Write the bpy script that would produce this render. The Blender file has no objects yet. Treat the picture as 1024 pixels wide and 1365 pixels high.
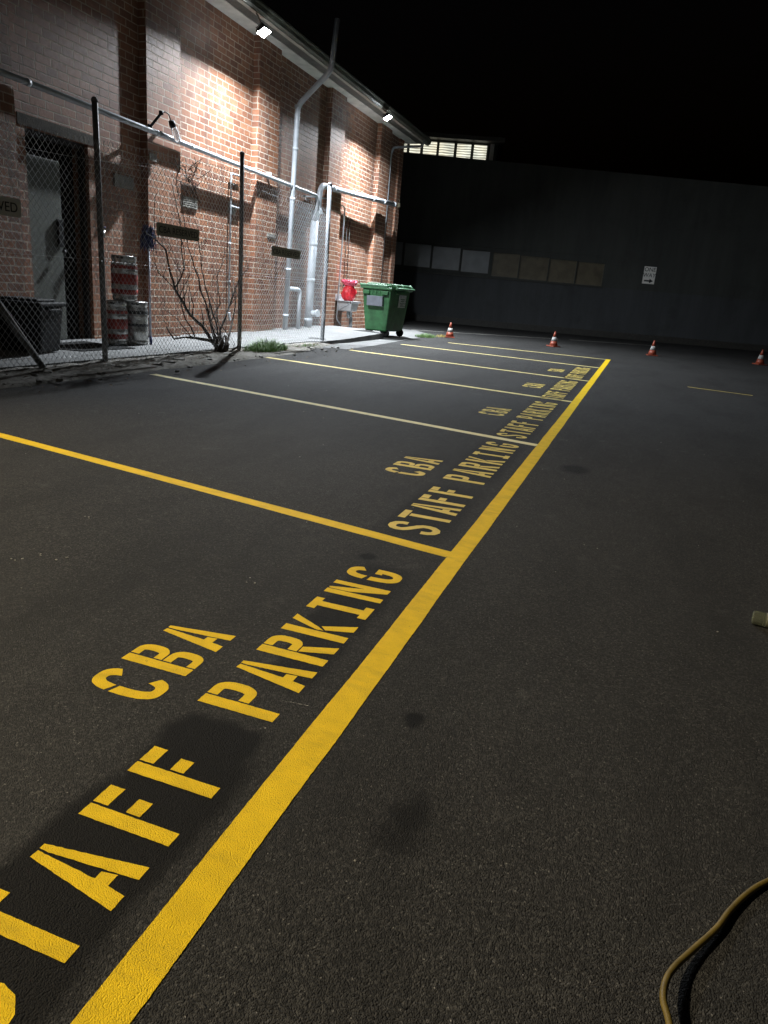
import bpy, bmesh, math, random
from mathutils import Vector, Matrix
from mathutils.geometry import tessellate_polygon
random.seed(7)
PI = math.pi
sc = bpy.context.scene
C = sc.collection

# ------------------------------------------------------------------ helpers
def V(*a): return Vector(a)

class NT:
    """small node-graph helper"""
    def __init__(s, name):
        s.m = bpy.data.materials.new(name); s.m.use_nodes = True
        s.t = s.m.node_tree; s.n = s.t.nodes
        s.b = s.n['Principled BSDF']
    def node(s, typ, **kw):
        x = s.n.new(typ)
        for k, v in kw.items():
            if k.startswith('i_'):
                x.inputs[k[2:].replace('_', ' ')].default_value = v
            else: setattr(x, k, v)
        return x
    def link(s, a, b): s.t.links.new(a, b)
    def coord(s, which='Object'):
        return s.node('ShaderNodeTexCoord').outputs[which]
    def noise(s, vec, scale, detail=4, rough=.55):
        x = s.node('ShaderNodeTexNoise'); x.inputs['Scale'].default_value = scale
        x.inputs['Detail'].default_value = detail; x.inputs['Roughness'].default_value = rough
        s.link(vec, x.inputs['Vector']); return x.outputs['Fac']
    def voro(s, vec, scale, feature='F1'):
        x = s.node('ShaderNodeTexVoronoi'); x.feature = feature
        x.inputs['Scale'].default_value = scale; s.link(vec, x.inputs['Vector']); return x
    def ramp(s, fac, stops):
        x = s.node('ShaderNodeValToRGB'); e = x.color_ramp.elements
        while len(e) < len(stops): e.new(.5)
        for q, (p, c) in zip(e, stops):
            q.position = p; q.color = (c if isinstance(c, tuple) else (c, c, c)) + (1,)
        s.link(fac, x.inputs['Fac']); return x.outputs['Color']
    def mix(s, fac, a, b, mode='MIX'):
        x = s.node('ShaderNodeMix', data_type='RGBA', blend_type=mode)
        for i, v in ((0, fac), (6, a), (7, b)):
            if isinstance(v, (int, float)): x.inputs[i].default_value = v
            elif isinstance(v, tuple): x.inputs[i].default_value = v + (1,)
            else: s.link(v, x.inputs[i])
        return x.outputs[2]
    def math(s, op, a, b=None, c=None):
        x = s.node('ShaderNodeMath', operation=op)
        for i, v in enumerate((a, b, c)):
            if v is None: continue
            if isinstance(v, (int, float)): x.inputs[i].default_value = v
            else: s.link(v, x.inputs[i])
        return x.outputs[0]
    def bump(s, h, dist, strength=1.0, normal=None):
        x = s.node('ShaderNodeBump'); x.inputs['Strength'].default_value = strength
        x.inputs['Distance'].default_value = dist; s.link(h, x.inputs['Height'])
        if normal is not None: s.link(normal, x.inputs['Normal'])
        return x.outputs['Normal']
    def out(s, col=None, rough=None, metal=None, normal=None, spec=None):
        for k, v in (('Base Color', col), ('Roughness', rough), ('Metallic', metal), ('Normal', normal), ('Specular IOR Level', spec)):
            if v is None: continue
            if isinstance(v, (int, float)): s.b.inputs[k].default_value = v
            elif isinstance(v, tuple): s.b.inputs[k].default_value = v + (1,)
            else: s.link(v, s.b.inputs[k])
        return s.m

def simple(name, col, rough=.5, metal=0.0, var=.25, scale=14, bump=.0, spec=.5):
    t = NT(name); co = t.coord()
    n = t.noise(co, scale, 5)
    d = tuple(c * (1 - var) for c in col); l = tuple(min(1, c * (1 + var)) for c in col)
    colr = t.ramp(n, [(.3, d), (.7, l)])
    n2 = t.noise(co, scale * 7, 3)
    r = t.ramp(n2, [(.3, max(0, rough - .08)), (.7, min(1, rough + .1))])
    nm = t.bump(n2, bump) if bump else None
    return t.out(colr, r, metal, nm, spec)

# ------------------------------------------------------------------ mesh building
class MB:
    def __init__(s): s.bm = bmesh.new()
    def box(s, c, size, rot=None, bevel=0, taper=None):
        """box centred at c; taper=(tx,ty) scales the bottom"""
        v = []
        for z in (-.5, .5):
            for x, y in ((-.5, -.5), (.5, -.5), (.5, .5), (-.5, .5)):
                k = taper if (taper and z < 0) else (1, 1)
                p = Vector((x * size[0] * k[0], y * size[1] * k[1], z * size[2]))
                if rot is not None: p = rot @ p
                v.append(s.bm.verts.new(p + Vector(c)))
        fs = [(3, 2, 1, 0), (4, 5, 6, 7), (0, 1, 5, 4), (1, 2, 6, 5), (2, 3, 7, 6), (3, 0, 4, 7)]
        fc = [s.bm.faces.new([v[i] for i in f]) for f in fs]
        if bevel:
            es = list({e for f in fc for e in f.edges})
            bmesh.ops.bevel(s.bm, geom=es, offset=bevel, segments=2, profile=.5, affect='EDGES')
        return s
    def span(s, a, b, bevel=0):
        a, b = Vector(a), Vector(b)
        return s.box((a + b) / 2, [abs(x) for x in (b - a)], bevel=bevel)
    def tube(s, pts, r, n=10, cap=True):
        pts = [Vector(p) for p in pts]
        rs = r if isinstance(r, (list, tuple)) else [r] * len(pts)
        rings = []; up = None
        for i, p in enumerate(pts):
            a = pts[max(i - 1, 0)]; b = pts[min(i + 1, len(pts) - 1)]
            d = (b - a).normalized()
            if up is None:
                up = Vector((0, 0, 1)) if abs(d.z) < .9 else Vector((1, 0, 0))
            u = (up - d * up.dot(d))
            if u.length < 1e-5: u = d.orthogonal()
            u.normalize(); w = d.cross(u); up = u
            rings.append([s.bm.verts.new(p + (u * math.cos(2 * PI * k / n) + w * math.sin(2 * PI * k / n)) * rs[i]) for k in range(n)])
        for A, B in zip(rings, rings[1:]):
            for k in range(n):
                f = s.bm.faces.new((A[k], A[(k + 1) % n], B[(k + 1) % n], B[k])); f.smooth = n > 5
        if cap:
            s.bm.faces.new(list(reversed(rings[0]))); s.bm.faces.new(rings[-1])
        return s
    def lathe(s, prof, c, n=28, axis=None):
        """prof: list of (r,z); axis: rotation matrix"""
        rings = []
        for r, z in prof:
            ring = []
            for k in range(n):
                p = Vector((r * math.cos(2 * PI * k / n), r * math.sin(2 * PI * k / n), z))
                if axis is not None: p = axis @ p
                ring.append(s.bm.verts.new(p + Vector(c)))
            rings.append(ring)
        for A, B in zip(rings, rings[1:]):
            for k in range(n):
                f = s.bm.faces.new((A[k], A[(k + 1) % n], B[(k + 1) % n], B[k])); f.smooth = True
        s.bm.faces.new(list(reversed(rings[0]))); s.bm.faces.new(rings[-1])
        return s
    def flat(s, pts, z):
        """flat concave polygon, tessellated"""
        vs = [s.bm.verts.new((p[0], p[1], z)) for p in pts]
        for t_ in tessellate_polygon([[Vector((p[0], p[1], 0)) for p in pts]]):
            try: s.bm.faces.new([vs[i] for i in t_])
            except ValueError: pass
        return s
    def poly(s, pts, z0=0., z1=None):
        """flat polygon (x,y) at z0, or a prism up to z1"""
        bot = [s.bm.verts.new((p[0], p[1], z0)) for p in pts]
        if z1 is None:
            s.bm.faces.new(bot); return s
        top = [s.bm.verts.new((p[0], p[1], z1)) for p in pts]
        n = len(pts)
        s.bm.faces.new(list(reversed(bot))); s.bm.faces.new(top)
        for i in range(n): s.bm.faces.new((bot[i], bot[(i + 1) % n], top[(i + 1) % n], top[i]))
        return s
    def quad(s, *p):
        s.bm.faces.new([s.bm.verts.new(q) for q in p]); return s
    def mesh(s, name, m, tri=False):
        if tri: bmesh.ops.triangulate(s.bm, faces=s.bm.faces[:])
        bmesh.ops.recalc_face_normals(s.bm, faces=s.bm.faces[:])
        me = bpy.data.meshes.new(name); s.bm.to_mesh(me); s.bm.free()
        me.materials.append(m); return me
    def obj(s, name, m, parent=None, tri=False, label=None):
        o = bpy.data.objects.new(name, s.mesh(name, m, tri)); C.objects.link(o)
        if parent is not None: o.parent = parent
        if label: o['label'] = label
        return o

def tag(o, label, cat, group=None):
    o['label'] = label; o['category'] = cat
    if group: o['group'] = group
    return o
def thing(name, label, cat, loc=(0, 0, 0), rz=0, group=None):
    o = bpy.data.objects.new(name, None); C.objects.link(o)
    o.location = loc; o.rotation_euler = (0, 0, rz); o.empty_display_size = .1
    return tag(o, label, cat, group)
def structure(o): o['kind'] = 'structure'; return o
def stuff(o): o['kind'] = 'stuff'; return o
def dup(root, loc, rz, label, group=None):
    r = root.copy(); C.objects.link(r); r.location = loc; r.rotation_euler = (0, 0, rz); r['label'] = label
    if group: r['group'] = group
    for ch in list(root.children):
        c = ch.copy(); C.objects.link(c); c.parent = r
        for g in ch.children:
            d = g.copy(); C.objects.link(d); d.parent = c
    return r
def arc(c, u, v, r, a0, a1, n=8):
    c, u, v = Vector(c), Vector(u), Vector(v)
    return [c + (u * math.cos(a0 + (a1 - a0) * i / n) + v * math.sin(a0 + (a1 - a0) * i / n)) * r for i in range(n + 1)]
def text_mesh(txt, size, name, extrude=.0008):
    cu = bpy.data.curves.new(name, 'FONT'); cu.body = txt; cu.size = size; cu.extrude = extrude
    cu.align_x = 'CENTER'; cu.align_y = 'CENTER'
    o = bpy.data.objects.new(name, cu); C.objects.link(o)
    dg = bpy.context.evaluated_depsgraph_get()
    me = bpy.data.meshes.new_from_object(o.evaluated_get(dg))
    bpy.data.objects.remove(o); return me

# ------------------------------------------------------------------ materials
def mat_asphalt():
    t = NT('asphalt'); co = t.coord()
    agg = t.voro(co, 230)
    fine = t.noise(co, 420, 3, .6); mid = t.noise(co, 14, 5); big = t.noise(co, .55, 4)
    base = t.ramp(agg.outputs['Color'], [(.1, (.0058, .0056, .0053)), (.55, (.0255, .0246, .0232)), (.97, (.082, .079, .074))])
    base = t.mix(t.ramp(fine, [(.40, .0), (.70, .6)]), base, (.058, .058, .057))
    sep = t.node('ShaderNodeSeparateColor'); t.link(agg.outputs['Color'], sep.inputs[0])
    spark = t.math('GREATER_THAN', sep.outputs[1], .978)
    cv = t.voro(co, 85); sc2 = t.node('ShaderNodeSeparateColor'); t.link(cv.outputs['Color'], sc2.inputs[0])
    chip = t.math('MULTIPLY', t.math('GREATER_THAN', sc2.outputs[0], .93), t.math('LESS_THAN', cv.outputs['Distance'], t.math('MULTIPLY', sc2.outputs[1], .34)))
    base = t.mix(t.math('MULTIPLY', chip, .55), base, t.ramp(sc2.outputs[2], [(.2, (.006, .006, .006)), (.6, (.060, .056, .050)), (1., (.11, .105, .10))]))
    near = t.math('LESS_THAN', agg.outputs['Distance'], .32)
    base = t.mix(t.math('MULTIPLY', t.math('MULTIPLY', spark, near), .7), base, (.26, .25, .235))
    base = t.mix(t.ramp(mid, [(.35, .0), (.8, .35)]), base, (.0155, .0156, .0156))
    base = t.mix(t.ramp(big, [(.4, .0), (.7, .4)]), base, (.040, .040, .0395), 'MIX')
    mp = t.node('ShaderNodeMapping'); mp.inputs['Scale'].default_value = (1.0, .35, 1); mp.inputs['Rotation'].default_value = (0, 0, .35); t.link(co, mp.inputs[0])
    base = t.mix(t.ramp(t.noise(mp.outputs[0], 1.5, 7, .68), [(.47, .0), (.66, .5)]), base, (.013, .0128, .0122))
    # light dusty scuffs
    sc1 = t.noise(co, 5.5, 6, .7)
    base = t.mix(t.ramp(sc1, [(.60, .0), (.74, .5)]), base, (.076, .075, .073))
    # stains of black sealer and oil, each with its own place on the ground
    geo = t.node('ShaderNodeNewGeometry').outputs['Position']
    wob = t.node('ShaderNodeTexNoise'); wob.inputs['Scale'].default_value = 14; wob.inputs['Detail'].default_value = 6
    t.link(geo, wob.inputs['Vector'])
    off = t.node('ShaderNodeVectorMath', operation='MULTIPLY_ADD')
    t.link(wob.outputs['Color'], off.inputs[0]); off.inputs[1].default_value = (.055, .055, 0); t.link(geo, off.inputs[2])
    wp = off.outputs[0]
    blobs = [  # x, y, rx, ry, strength, softness
        (-.725, .46, .145, .26, .9, .30, 1), (-.73, .80, .135, .22, .9, .28, 1), (-.715, 1.00, .125, .16, .9, .28, 1), (-.735, 1.14, .115, .115, .9, .28, 1),
        (-.70, 1.62, .085, .20, .6, .5, 1), (-.715, 1.95, .10, .20, .75, .4, 1), (-.715, 2.22, .11, .15, .5, .5, 1),
        (-.35, 1.455, .026, .030, .95, .7), (-.345, 1.43, .018, .02, .9, .8), (-.26, 1.14, .04, .07, .75, .9), (-.27, 1.07, .05, .05, .6, .9), (-.24, 4.55, .09, .14, .9, .7),
        (-.83, 2.42, .035, .045, .9, .6), (-.775, 3.2, .165, .52, .6, .45, 1), (-.775, 4.42, .165, .70, .6, .45, 1), (-1.1, 4.15, .16, .16, .4, .6),
        (-.775, 5.75, .165, .52, .5, .45, 1), (-.775, 6.98, .165, .70, .5, .45, 1), (-.775, 8.9, .165, 1.3, .45, .45, 1), (-.775, 11.5, .165, 1.3, .45, .45, 1), (-.775, 14.0, .165, 1.2, .45, .45, 1)]
    dark = None
    for x, y, rx, ry, st, so, *sq in blobs:
        m = t.node('ShaderNodeVectorMath', operation='SUBTRACT'); t.link(wp, m.inputs[0]); m.inputs[1].default_value = (x + .0275, y + .0275, 0)
        d = t.node('ShaderNodeVectorMath', operation='DIVIDE'); t.link(m.outputs[0], d.inputs[0]); d.inputs[1].default_value = (rx, ry, 1e6)
        sx = t.node('ShaderNodeSeparateXYZ'); t.link(d.outputs[0], sx.inputs[0])
        pe = 6.0 if sq else 2.0
        ln = t.math('POWER', t.math('ADD', t.math('POWER', t.math('ABSOLUTE', sx.outputs[0]), pe), t.math('POWER', t.math('ABSOLUTE', sx.outputs[1]), pe)), 1 / pe)
        mr = t.node('ShaderNodeMapRange', interpolation_type='SMOOTHSTEP'); t.link(ln, mr.inputs[0])
        mr.inputs[1].default_value = 1 + so * .45; mr.inputs[2].default_value = 1 - so * .75
        mr.inputs[3].default_value = 0; mr.inputs[4].default_value = st
        dark = mr.outputs[0] if dark is None else t.math('MAXIMUM', dark, mr.outputs[0])
    base = t.mix(dark, base, (.0050, .0048, .0045))
    peb = t.voro(co, 380); peb.inputs['Randomness'].default_value = 1
    h = t.math('ADD', t.math('MULTIPLY', t.math('POWER', peb.outputs['Distance'], 2.0), -1.3), t.math('MULTIPLY', agg.outputs['Distance'], -.6))
    nm = t.bump(h, .0019, 1.0)
    nm = t.bump(t.noise(co, 3.0, 3), .008, .4, nm)
    return t.out(base, t.ramp(fine, [(.3, .72), (.7, .95)]), 0, nm, .16)

def mat_paint(name, col, worn, wear=.5):
    t = NT(name); co = t.coord()
    geo = t.node('ShaderNodeNewGeometry').outputs['Position']
    agg = t.voro(geo, 300); fine = t.noise(geo, 380, 3, .6); mid = t.noise(geo, 16, 5); blot = t.noise(geo, 2.2, 4)
    c = t.ramp(mid, [(.3, tuple(x * .82 for x in col)), (.7, col)])
    c = t.mix(t.ramp(blot, [(.4, .0), (.75, .35)]), c, tuple(min(1, x * 1.1) for x in col))
    pit = t.math('MULTIPLY', t.ramp(fine, [(.60, .0), (.72, 1.0)]), wear)
    pit2 = t.math('MULTIPLY', t.ramp(t.noise(geo, 42, 6, .7), [(.66, .0), (.72, 1.0)]), wear)
    scf = t.node('ShaderNodeMapping'); scf.inputs['Scale'].default_value = (2.2, 9, 1); scf.inputs['Rotation'].default_value = (0, 0, .5); t.link(geo, scf.inputs[0])
    c = t.mix(t.math('MULTIPLY', t.ramp(t.noise(scf.outputs[0], 1.6, 7, .7), [(.52, .0), (.75, .5)]), wear), c, worn)
    c = t.mix(pit, c, worn); c = t.mix(pit2, c, worn)
    peb = t.voro(geo, 430)
    h = t.math('ADD', t.math('MULTIPLY', t.math('POWER', peb.outputs['Distance'], 2.0), -1.1), t.math('MULTIPLY', agg.outputs['Distance'], -.25))
    nm = t.bump(h, .0016, 1.0)
    return t.out(c, .7, 0, nm, .15)

def mat_brick():
    t = NT('brick'); geo = t.node('ShaderNodeNewGeometry').outputs['Position']
    sp = t.node('ShaderNodeSeparateXYZ'); t.link(geo, sp.inputs[0])
    u = t.math('ADD', sp.outputs[0], sp.outputs[1])
    # slightly wavy courses
    wv = t.math('MULTIPLY', t.math('SUBTRACT', t.noise(geo, 5, 2), .5), .012)
    v = t.math('ADD', sp.outputs[2], wv)
    cb = t.node('ShaderNodeCombineXYZ'); t.link(t.math('ADD', u, wv), cb.inputs[0]); t.link(v, cb.inputs[1])
    bt = t.node('ShaderNodeTexBrick'); t.link(cb.outputs[0], bt.inputs['Vector'])
    bt.offset = .5; bt.squash = .72; bt.squash_frequency = 3
    bt.inputs['Color1'].default_value = (0, 0, 0, 1); bt.inputs['Color2'].default_value = (1, 1, 1, 1); bt.inputs['Mortar'].default_value = (.5, .5, .5, 1)
    bt.inputs['Scale'].default_value = 1; bt.inputs['Mortar Size'].default_value = .0072; bt.inputs['Mortar Smooth'].default_value = .25
    bt.inputs['Bias'].default_value = 0; bt.inputs['Brick Width'].default_value = .235; bt.inputs['Row Height'].default_value = .0895
    bc = t.ramp(bt.outputs['Color'], [(0., (.150, .063, .036)), (.3, (.225, .095, .049)), (.62, (.272, .119, .060)), (.85, (.195, .088, .052)), (1., (.308, .146, .077))])
    n1 = t.noise(geo, 28, 6, .65); n2 = t.noise(geo, 1.1, 4)
    bc = t.mix(t.ramp(n1, [(.35, .0), (.75, .4)]), bc, (.10, .045, .036))
    bc = t.mix(t.ramp(t.noise(geo, 9, 6, .75), [(.60, .0), (.72, .4)]), bc, (.40, .33, .28))
    mc = t.ramp(t.noise(geo, 30, 4), [(.3, (.42, .365, .285)), (.7, (.60, .53, .43))])
    mc = t.mix(t.ramp(n2, [(.35, .65), (.6, .0)]), mc, (.14, .115, .10))
    col = t.mix(bt.outputs['Fac'], bc, mc)
    col = t.mix(t.ramp(n2, [(.5, .0), (.8, .35)]), col, (.15, .07, .055))
    mp = t.node('ShaderNodeMapping'); mp.inputs['Scale'].default_value = (5, 5, .35); t.link(geo, mp.inputs[0])
    stk = t.noise(mp.outputs[0], 1.0, 6, .6)
    col = t.mix(t.ramp(stk, [(.54, .0), (.70, .55)]), col, (.085, .055, .045))
    col = t.mix(t.ramp(t.noise(geo, 1.7, 5, .7), [(.57, .0), (.72, .22)]), col, (.46, .38, .31))
    h = t.math('ADD', t.math('MULTIPLY', bt.outputs['Fac'], -1.0), t.math('MULTIPLY', n1, .35))
    nm = t.bump(h, .010, .8)
    rg = t.ramp(n1, [(.3, .46), (.7, .70)]); rg = t.mix(bt.outputs['Fac'], rg, (.9, .9, .9))
    return t.out(col, rg, 0, nm, .5)

def mat_concrete(name, lo, hi, bump=.004, stain=(.10, .095, .085)):
    t = NT(name); geo = t.node('ShaderNodeNewGeometry').outputs['Position']
    a = t.noise(geo, 2.3, 6, .65); f = t.noise(geo, 120, 3); m = t.noise(geo, 14, 5, .7)
    c = t.ramp(a, [(.3, lo), (.7, hi)])
    c = t.mix(t.ramp(m, [(.58, .0), (.75, .5)]), c, stain)
    c = t.mix(t.ramp(f, [(.3, .35), (.6, .0)]), c, tuple(x * .6 for x in lo))
    h = t.math('ADD', f, t.math('MULTIPLY', m, 1.5))
    return t.out(c, .85, 0, t.bump(h, bump), .25)

def mat_verge():
    t = NT('verge'); geo = t.node('ShaderNodeNewGeometry').outputs['Position']
    a = t.noise(geo, 3.5, 6, .7); f = t.noise(geo, 90, 4, .7); m = t.noise(geo, 16, 6, .75)
    c = t.ramp(a, [(.30, (.085, .075, .058)), (.45, (.17, .16, .138)), (.62, (.25, .24, .22))])
    c = t.mix(t.ramp(m, [(.52, .0), (.66, .8)]), c, (.030, .024, .017))
    c = t.mix(t.ramp(t.noise(geo, 8, 4), [(.58, .0), (.7, .5)]), c, (.05, .058, .028))
    h = t.math('ADD', f, t.math('MULTIPLY', m, 2.))
    return t.out(c, .92, 0, t.bump(h, .012), .2)

def mat_render(name, lo, hi, rough=.8):
    t = NT(name); geo = t.node('ShaderNodeNewGeometry').outputs['Position']
    st = t.node('ShaderNodeMapping'); st.inputs['Scale'].default_value = (1.4, 1.4, .22); t.link(geo, st.inputs[0])
    a = t.noise(st.outputs[0], 1.6, 6, .65); f = t.noise(geo, 40, 4)
    sp = t.node('ShaderNodeSeparateXYZ'); t.link(geo, sp.inputs[0])
    c = t.ramp(a, [(.3, lo), (.72, hi)])
    lamplit = t.math('LESS_THAN', sp.outputs[2], 1.72)          # lower wall lighter and bluer: lamp light put into the colour
    c = t.mix(lamplit, c, t.ramp(a, [(.3, (.046, .050, .053)), (.72, (.067, .072, .076))]))
    c = t.mix(t.ramp(t.noise(geo, .8, 6, .7), [(.52, .0), (.75, .45)]), c, (.026, .028, .025))
    return t.out(c, rough, 0, t.bump(f, .004), .3)

def emit(name, col, strength):
    t = NT(name); t.b.inputs['Emission Color'].default_value = col + (1,); t.b.inputs['Emission Strength'].default_value = strength
    return t.out(col, .4)

def mat_litwindow():
    """a lit room behind a slatted blind"""
    t = NT('lit_blind'); co = t.coord()
    sp = t.node('ShaderNodeSeparateXYZ'); t.link(co, sp.inputs[0])
    w = t.math('SINE', t.math('MULTIPLY', t.math('ADD', sp.outputs[2], t.math('MULTIPLY', t.noise(co, 2.4, 2), .06)), 78))
    k = t.math('MULTIPLY', t.ramp(w, [(0., .30), (.5, 1.0)]), t.ramp(t.noise(co, 3.2, 3), [(.3, .62), (.7, 1.0)]))
    c = t.mix(t.ramp(t.noise(co, 2.0, 3), [(.35, .0), (.65, 1.)]), (1., .93, .70), (.96, .98, .82))
    t.link(c, t.b.inputs['Emission Color']); t.link(t.math('MULTIPLY', k, 1.5), t.b.inputs['Emission Strength'])
    return t.out((.5, .5, .45), .4)

M = dict(
    asphalt=mat_asphalt(), brick=mat_brick(),
    yellow=mat_paint('yellow_paint', (.82, .55, .010), (.05, .042, .03), .55),
    yellow_far=mat_paint('yellow_paint_worn', (.74, .57, .14), (.06, .052, .04), .5),
    pale_line=mat_paint('pale_line_paint', (.74, .62, .26), (.06, .055, .045), .6),
    cream_line=mat_paint('cream_line_paint', (.86, .77, .44), (.06, .055, .045), .3),
    white_line=mat_paint('white_line_paint', (.66, .64, .58), (.05, .046, .04), .6),
    concrete=mat_concrete('pad_concrete', (.105, .105, .103), (.17, .17, .168)),
    apron=mat_concrete('apron_concrete', (.10, .10, .098), (.18, .18, .176), .006),
    tar=mat_concrete('old_bitumen', (.018, .018, .018), (.045, .043, .04), .010, (.012, .012, .012)),
    verge=mat_verge(),
    brick_dark=simple('sooty_lintel', (.040, .032, .022), .85, .0, .35, 9, .004),
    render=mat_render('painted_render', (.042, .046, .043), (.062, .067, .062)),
    pvc=simple('pvc_pipe', (.40, .43, .46), .38, var=.16, scale=5),
    pvc_grey=simple('pipe_grey', (.33, .35, .37), .45, var=.2, scale=6),
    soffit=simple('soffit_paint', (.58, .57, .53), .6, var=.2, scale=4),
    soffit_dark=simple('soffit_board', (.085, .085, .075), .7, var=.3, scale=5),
    gutter=simple('gutter_metal', (.10, .105, .085), .5, .0, .25, 4),
    gutter_lip=simple('gutter_lip', (.30, .29, .25), .55, .0, .25, 5),
    roof=simple('roof_sheet', (.12, .12, .12), .6, .2, .2, 3),
    galv=simple('galvanised_wire', (.52, .54, .56), .5, .1, .25, 20),
    post=simple('weathered_post', (.15, .145, .135), .6, .2, .35, 18, .001),
    galvpost=simple('galvanised_post', (.17, .185, .20), .5, .3, .25, 25),
    doorleaf=simple('door_paint', (.085, .092, .080), .6, .0, .18, 3),
    dark=simple('dark_paint', (.012, .012, .013), .6, .0, .3, 6),
    black=simple('black_plastic', (.003, .0032, .004), .6, .0, .3, 9, 0, .2),
    rubber=simple('rubber', (.006, .006, .006), .85, 0, .25, 14, 0, .1),
    steel=simple('keg_steel', (.42, .42, .405), .30, .92, .3, 9),
    keg_red=simple('keg_red_band', (.25, .026, .018), .45, .1, .35, 12),
    keg_dark=simple('keg_black_band', (.03, .033, .036), .5, .1, .5, 16),
    sink=simple('sink_steel', (.42, .43, .44), .4, .3, .15, 9),
    signwhite=simple('sign_white', (.80, .80, .76), .55, .0, .08, 6),
    signshaded=simple('sign_shaded', (.40, .38, .31), .6, .0, .15, 8),  # white sign face darkened: shade of the backlit signs is in the colour
    signblack=simple('sign_black', (.010, .010, .012), .6),
    green=simple('green_bin_plastic', (.026, .098, .036), .5, .0, .38, 6, .0006),
    green_lid=simple('green_lid_plastic', (.062, .150, .080), .5, .0, .3, 7, .0006),
    panel=simple('grey_panel', (.15, .16, .185), .45, .2, .15, 8),
    sticker=simple('worn_sticker', (.42, .44, .44), .5, .0, .55, 34),
    red=simple('red_bag_plastic', (.62, .022, .035), .38, .0, .3, 16, .004),
    pink=simple('bag_knot_plastic', (.74, .10, .17), .4, .0, .3, 20, .003),
    orange=simple('cone_orange', (.21, .040, .018), .5, .0, .2, 20),
    coneband=simple('cone_white_band', (.28, .28, .27), .5, .0, .25, 25),
    bark=simple('dry_bark', (.060, .046, .036), .85, .0, .45, 40, .003),
    blue=simple('mop_blue', (.030, .040, .125), .8, .0, .5, 40, .004),
    pole=simple('mop_pole', (.45, .48, .55), .4, .2, .1, 10),
    blade=simple('grass_blade', (.085, .165, .035), .6, .0, .5, 9),
    drygrass=simple('dry_grass', (.30, .24, .06), .7, .0, .4, 12),
    stone=simple('rubble_stone', (.22, .21, .19), .85, .0, .5, 22, .003),
    leaf=simple('dead_leaf', (.10, .062, .03), .8, .0, .5, 25),
    cord=simple('yellow_cord', (.115, .080, .012), .55, .0, .25, 30),
    pane_grey=simple('obscured_pane', (.19, .205, .215), .35, .0, .15, 3),
    pane_brown=simple('brown_blind', (.105, .090, .058), .5, .0, .3, 3),
    pframe=simple('window_frame_dark', (.035, .034, .030), .6),
    pframe2=simple('window_frame_tan', (.11, .10, .07), .6),
    lit=mat_litwindow(),
    terracotta=simple('vent_terracotta', (.20, .19, .17), .8, .0, .3, 16),
    timber=simple('old_timber', (.11, .095, .06), .85, .0, .35, 12, .003),
    bottlecap=simple('bottle_label', (.13, .135, .09), .5, .0, .3, 18),
)
# clear glass for the jar lamp and bottle
def mat_glass(name, col, rough=.06):
    t = NT(name); co = t.coord()
    t.b.inputs['Transmission Weight'].default_value = .75
    t.b.inputs['IOR'].default_value = 1.45
    n = t.noise(co, 40, 3)
    return t.out(t.ramp(n, [(.3, tuple(c * .85 for c in col)), (.7, col)]), rough)
M['glass'] = mat_glass('jar_glass', (.90, .93, .95), .12)
M['bottleglass'] = mat_glass('bottle_glass', (.25, .27, .20), .08)
M['led_cool'] = emit('led_cool', (.85, .93, 1.0), 300)
M['led_warm'] = emit('led_warm', (1.0, .84, .60), 60)

# ------------------------------------------------------------------ ground and setting
b = MB()
b.quad((-150, -60, 0), (150, -60, 0), (150, 200, 0), (-150, 200, 0))
structure(b.obj('ground', M['asphalt']))

PADX = -5.20
b = MB(); b.poly([(-6.75, -3), (PADX, -3), (PADX, 11.25), (-6.75, 11.25)], .002, .055)
ys = [(11.25, .055, PADX), (11.5, .058, -5.04), (12.4, .075, -5.0), (13.4, .096, -5.02), (14.5, .118, -5.05)]
top_l = [b.bm.verts.new((-6.75, y, z)) for y, z, x in ys]; top_r = [b.bm.verts.new((x, y, z)) for y, z, x in ys]; bot_r = [b.bm.verts.new((x + .015, y, .0)) for y, z, x in ys]
for k in range(4):
    b.bm.faces.new((top_l[k], top_r[k], top_r[k + 1], top_l[k + 1])); b.bm.faces.new((top_r[k], bot_r[k], bot_r[k + 1], top_r[k + 1]))
e0 = b.bm.verts.new((-5.9, 15.3, .118)); e1 = b.bm.verts.new((-6.75, 15.35, .118)); e2 = b.bm.verts.new((-5.9, 15.31, 0)); e3 = b.bm.verts.new((-6.75, 15.36, 0))
b.bm.faces.new((top_l[4], top_r[4], e0, e1)); b.bm.faces.new((top_r[4], bot_r[4], e2, e0)); b.bm.faces.new((e0, e2, e3, e1))
structure(b.obj('concrete_path', M['concrete']))
b = MB()   # lower, lighter apron round the raised pad
b.flat([(-5.035, 11.2), (-4.82, 10.95), (-4.46, 11.1), (-4.50, 12.5), (-4.70, 15.2), (-4.85, 17.7), (-5.7, 19.1), (-6.75, 19.55), (-6.75, 15.2), (-5.9, 15.2), (-5.04, 14.3)], .004)
structure(b.obj('apron_path', M['apron']))
b = MB()   # bitumen patch under the bin
b.flat([(-5.75, 15.35), (-5.05, 14.62), (-4.72, 14.7), (-4.78, 15.6), (-5.1, 16.1)], .0075)
structure(b.obj('patch_path', M['tar']))
b = MB()   # round drain lid in the pad
b.poly([(-5.35 + .16 * math.cos(k * PI / 8), 11.85 + .16 * math.sin(k * PI / 8)) for k in range(16)], .060, .0685)
tag(b.obj('drain_cover', M['tar']), 'dark drain cover set in the pale concrete by the galvanised end post', 'drain cover')

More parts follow.
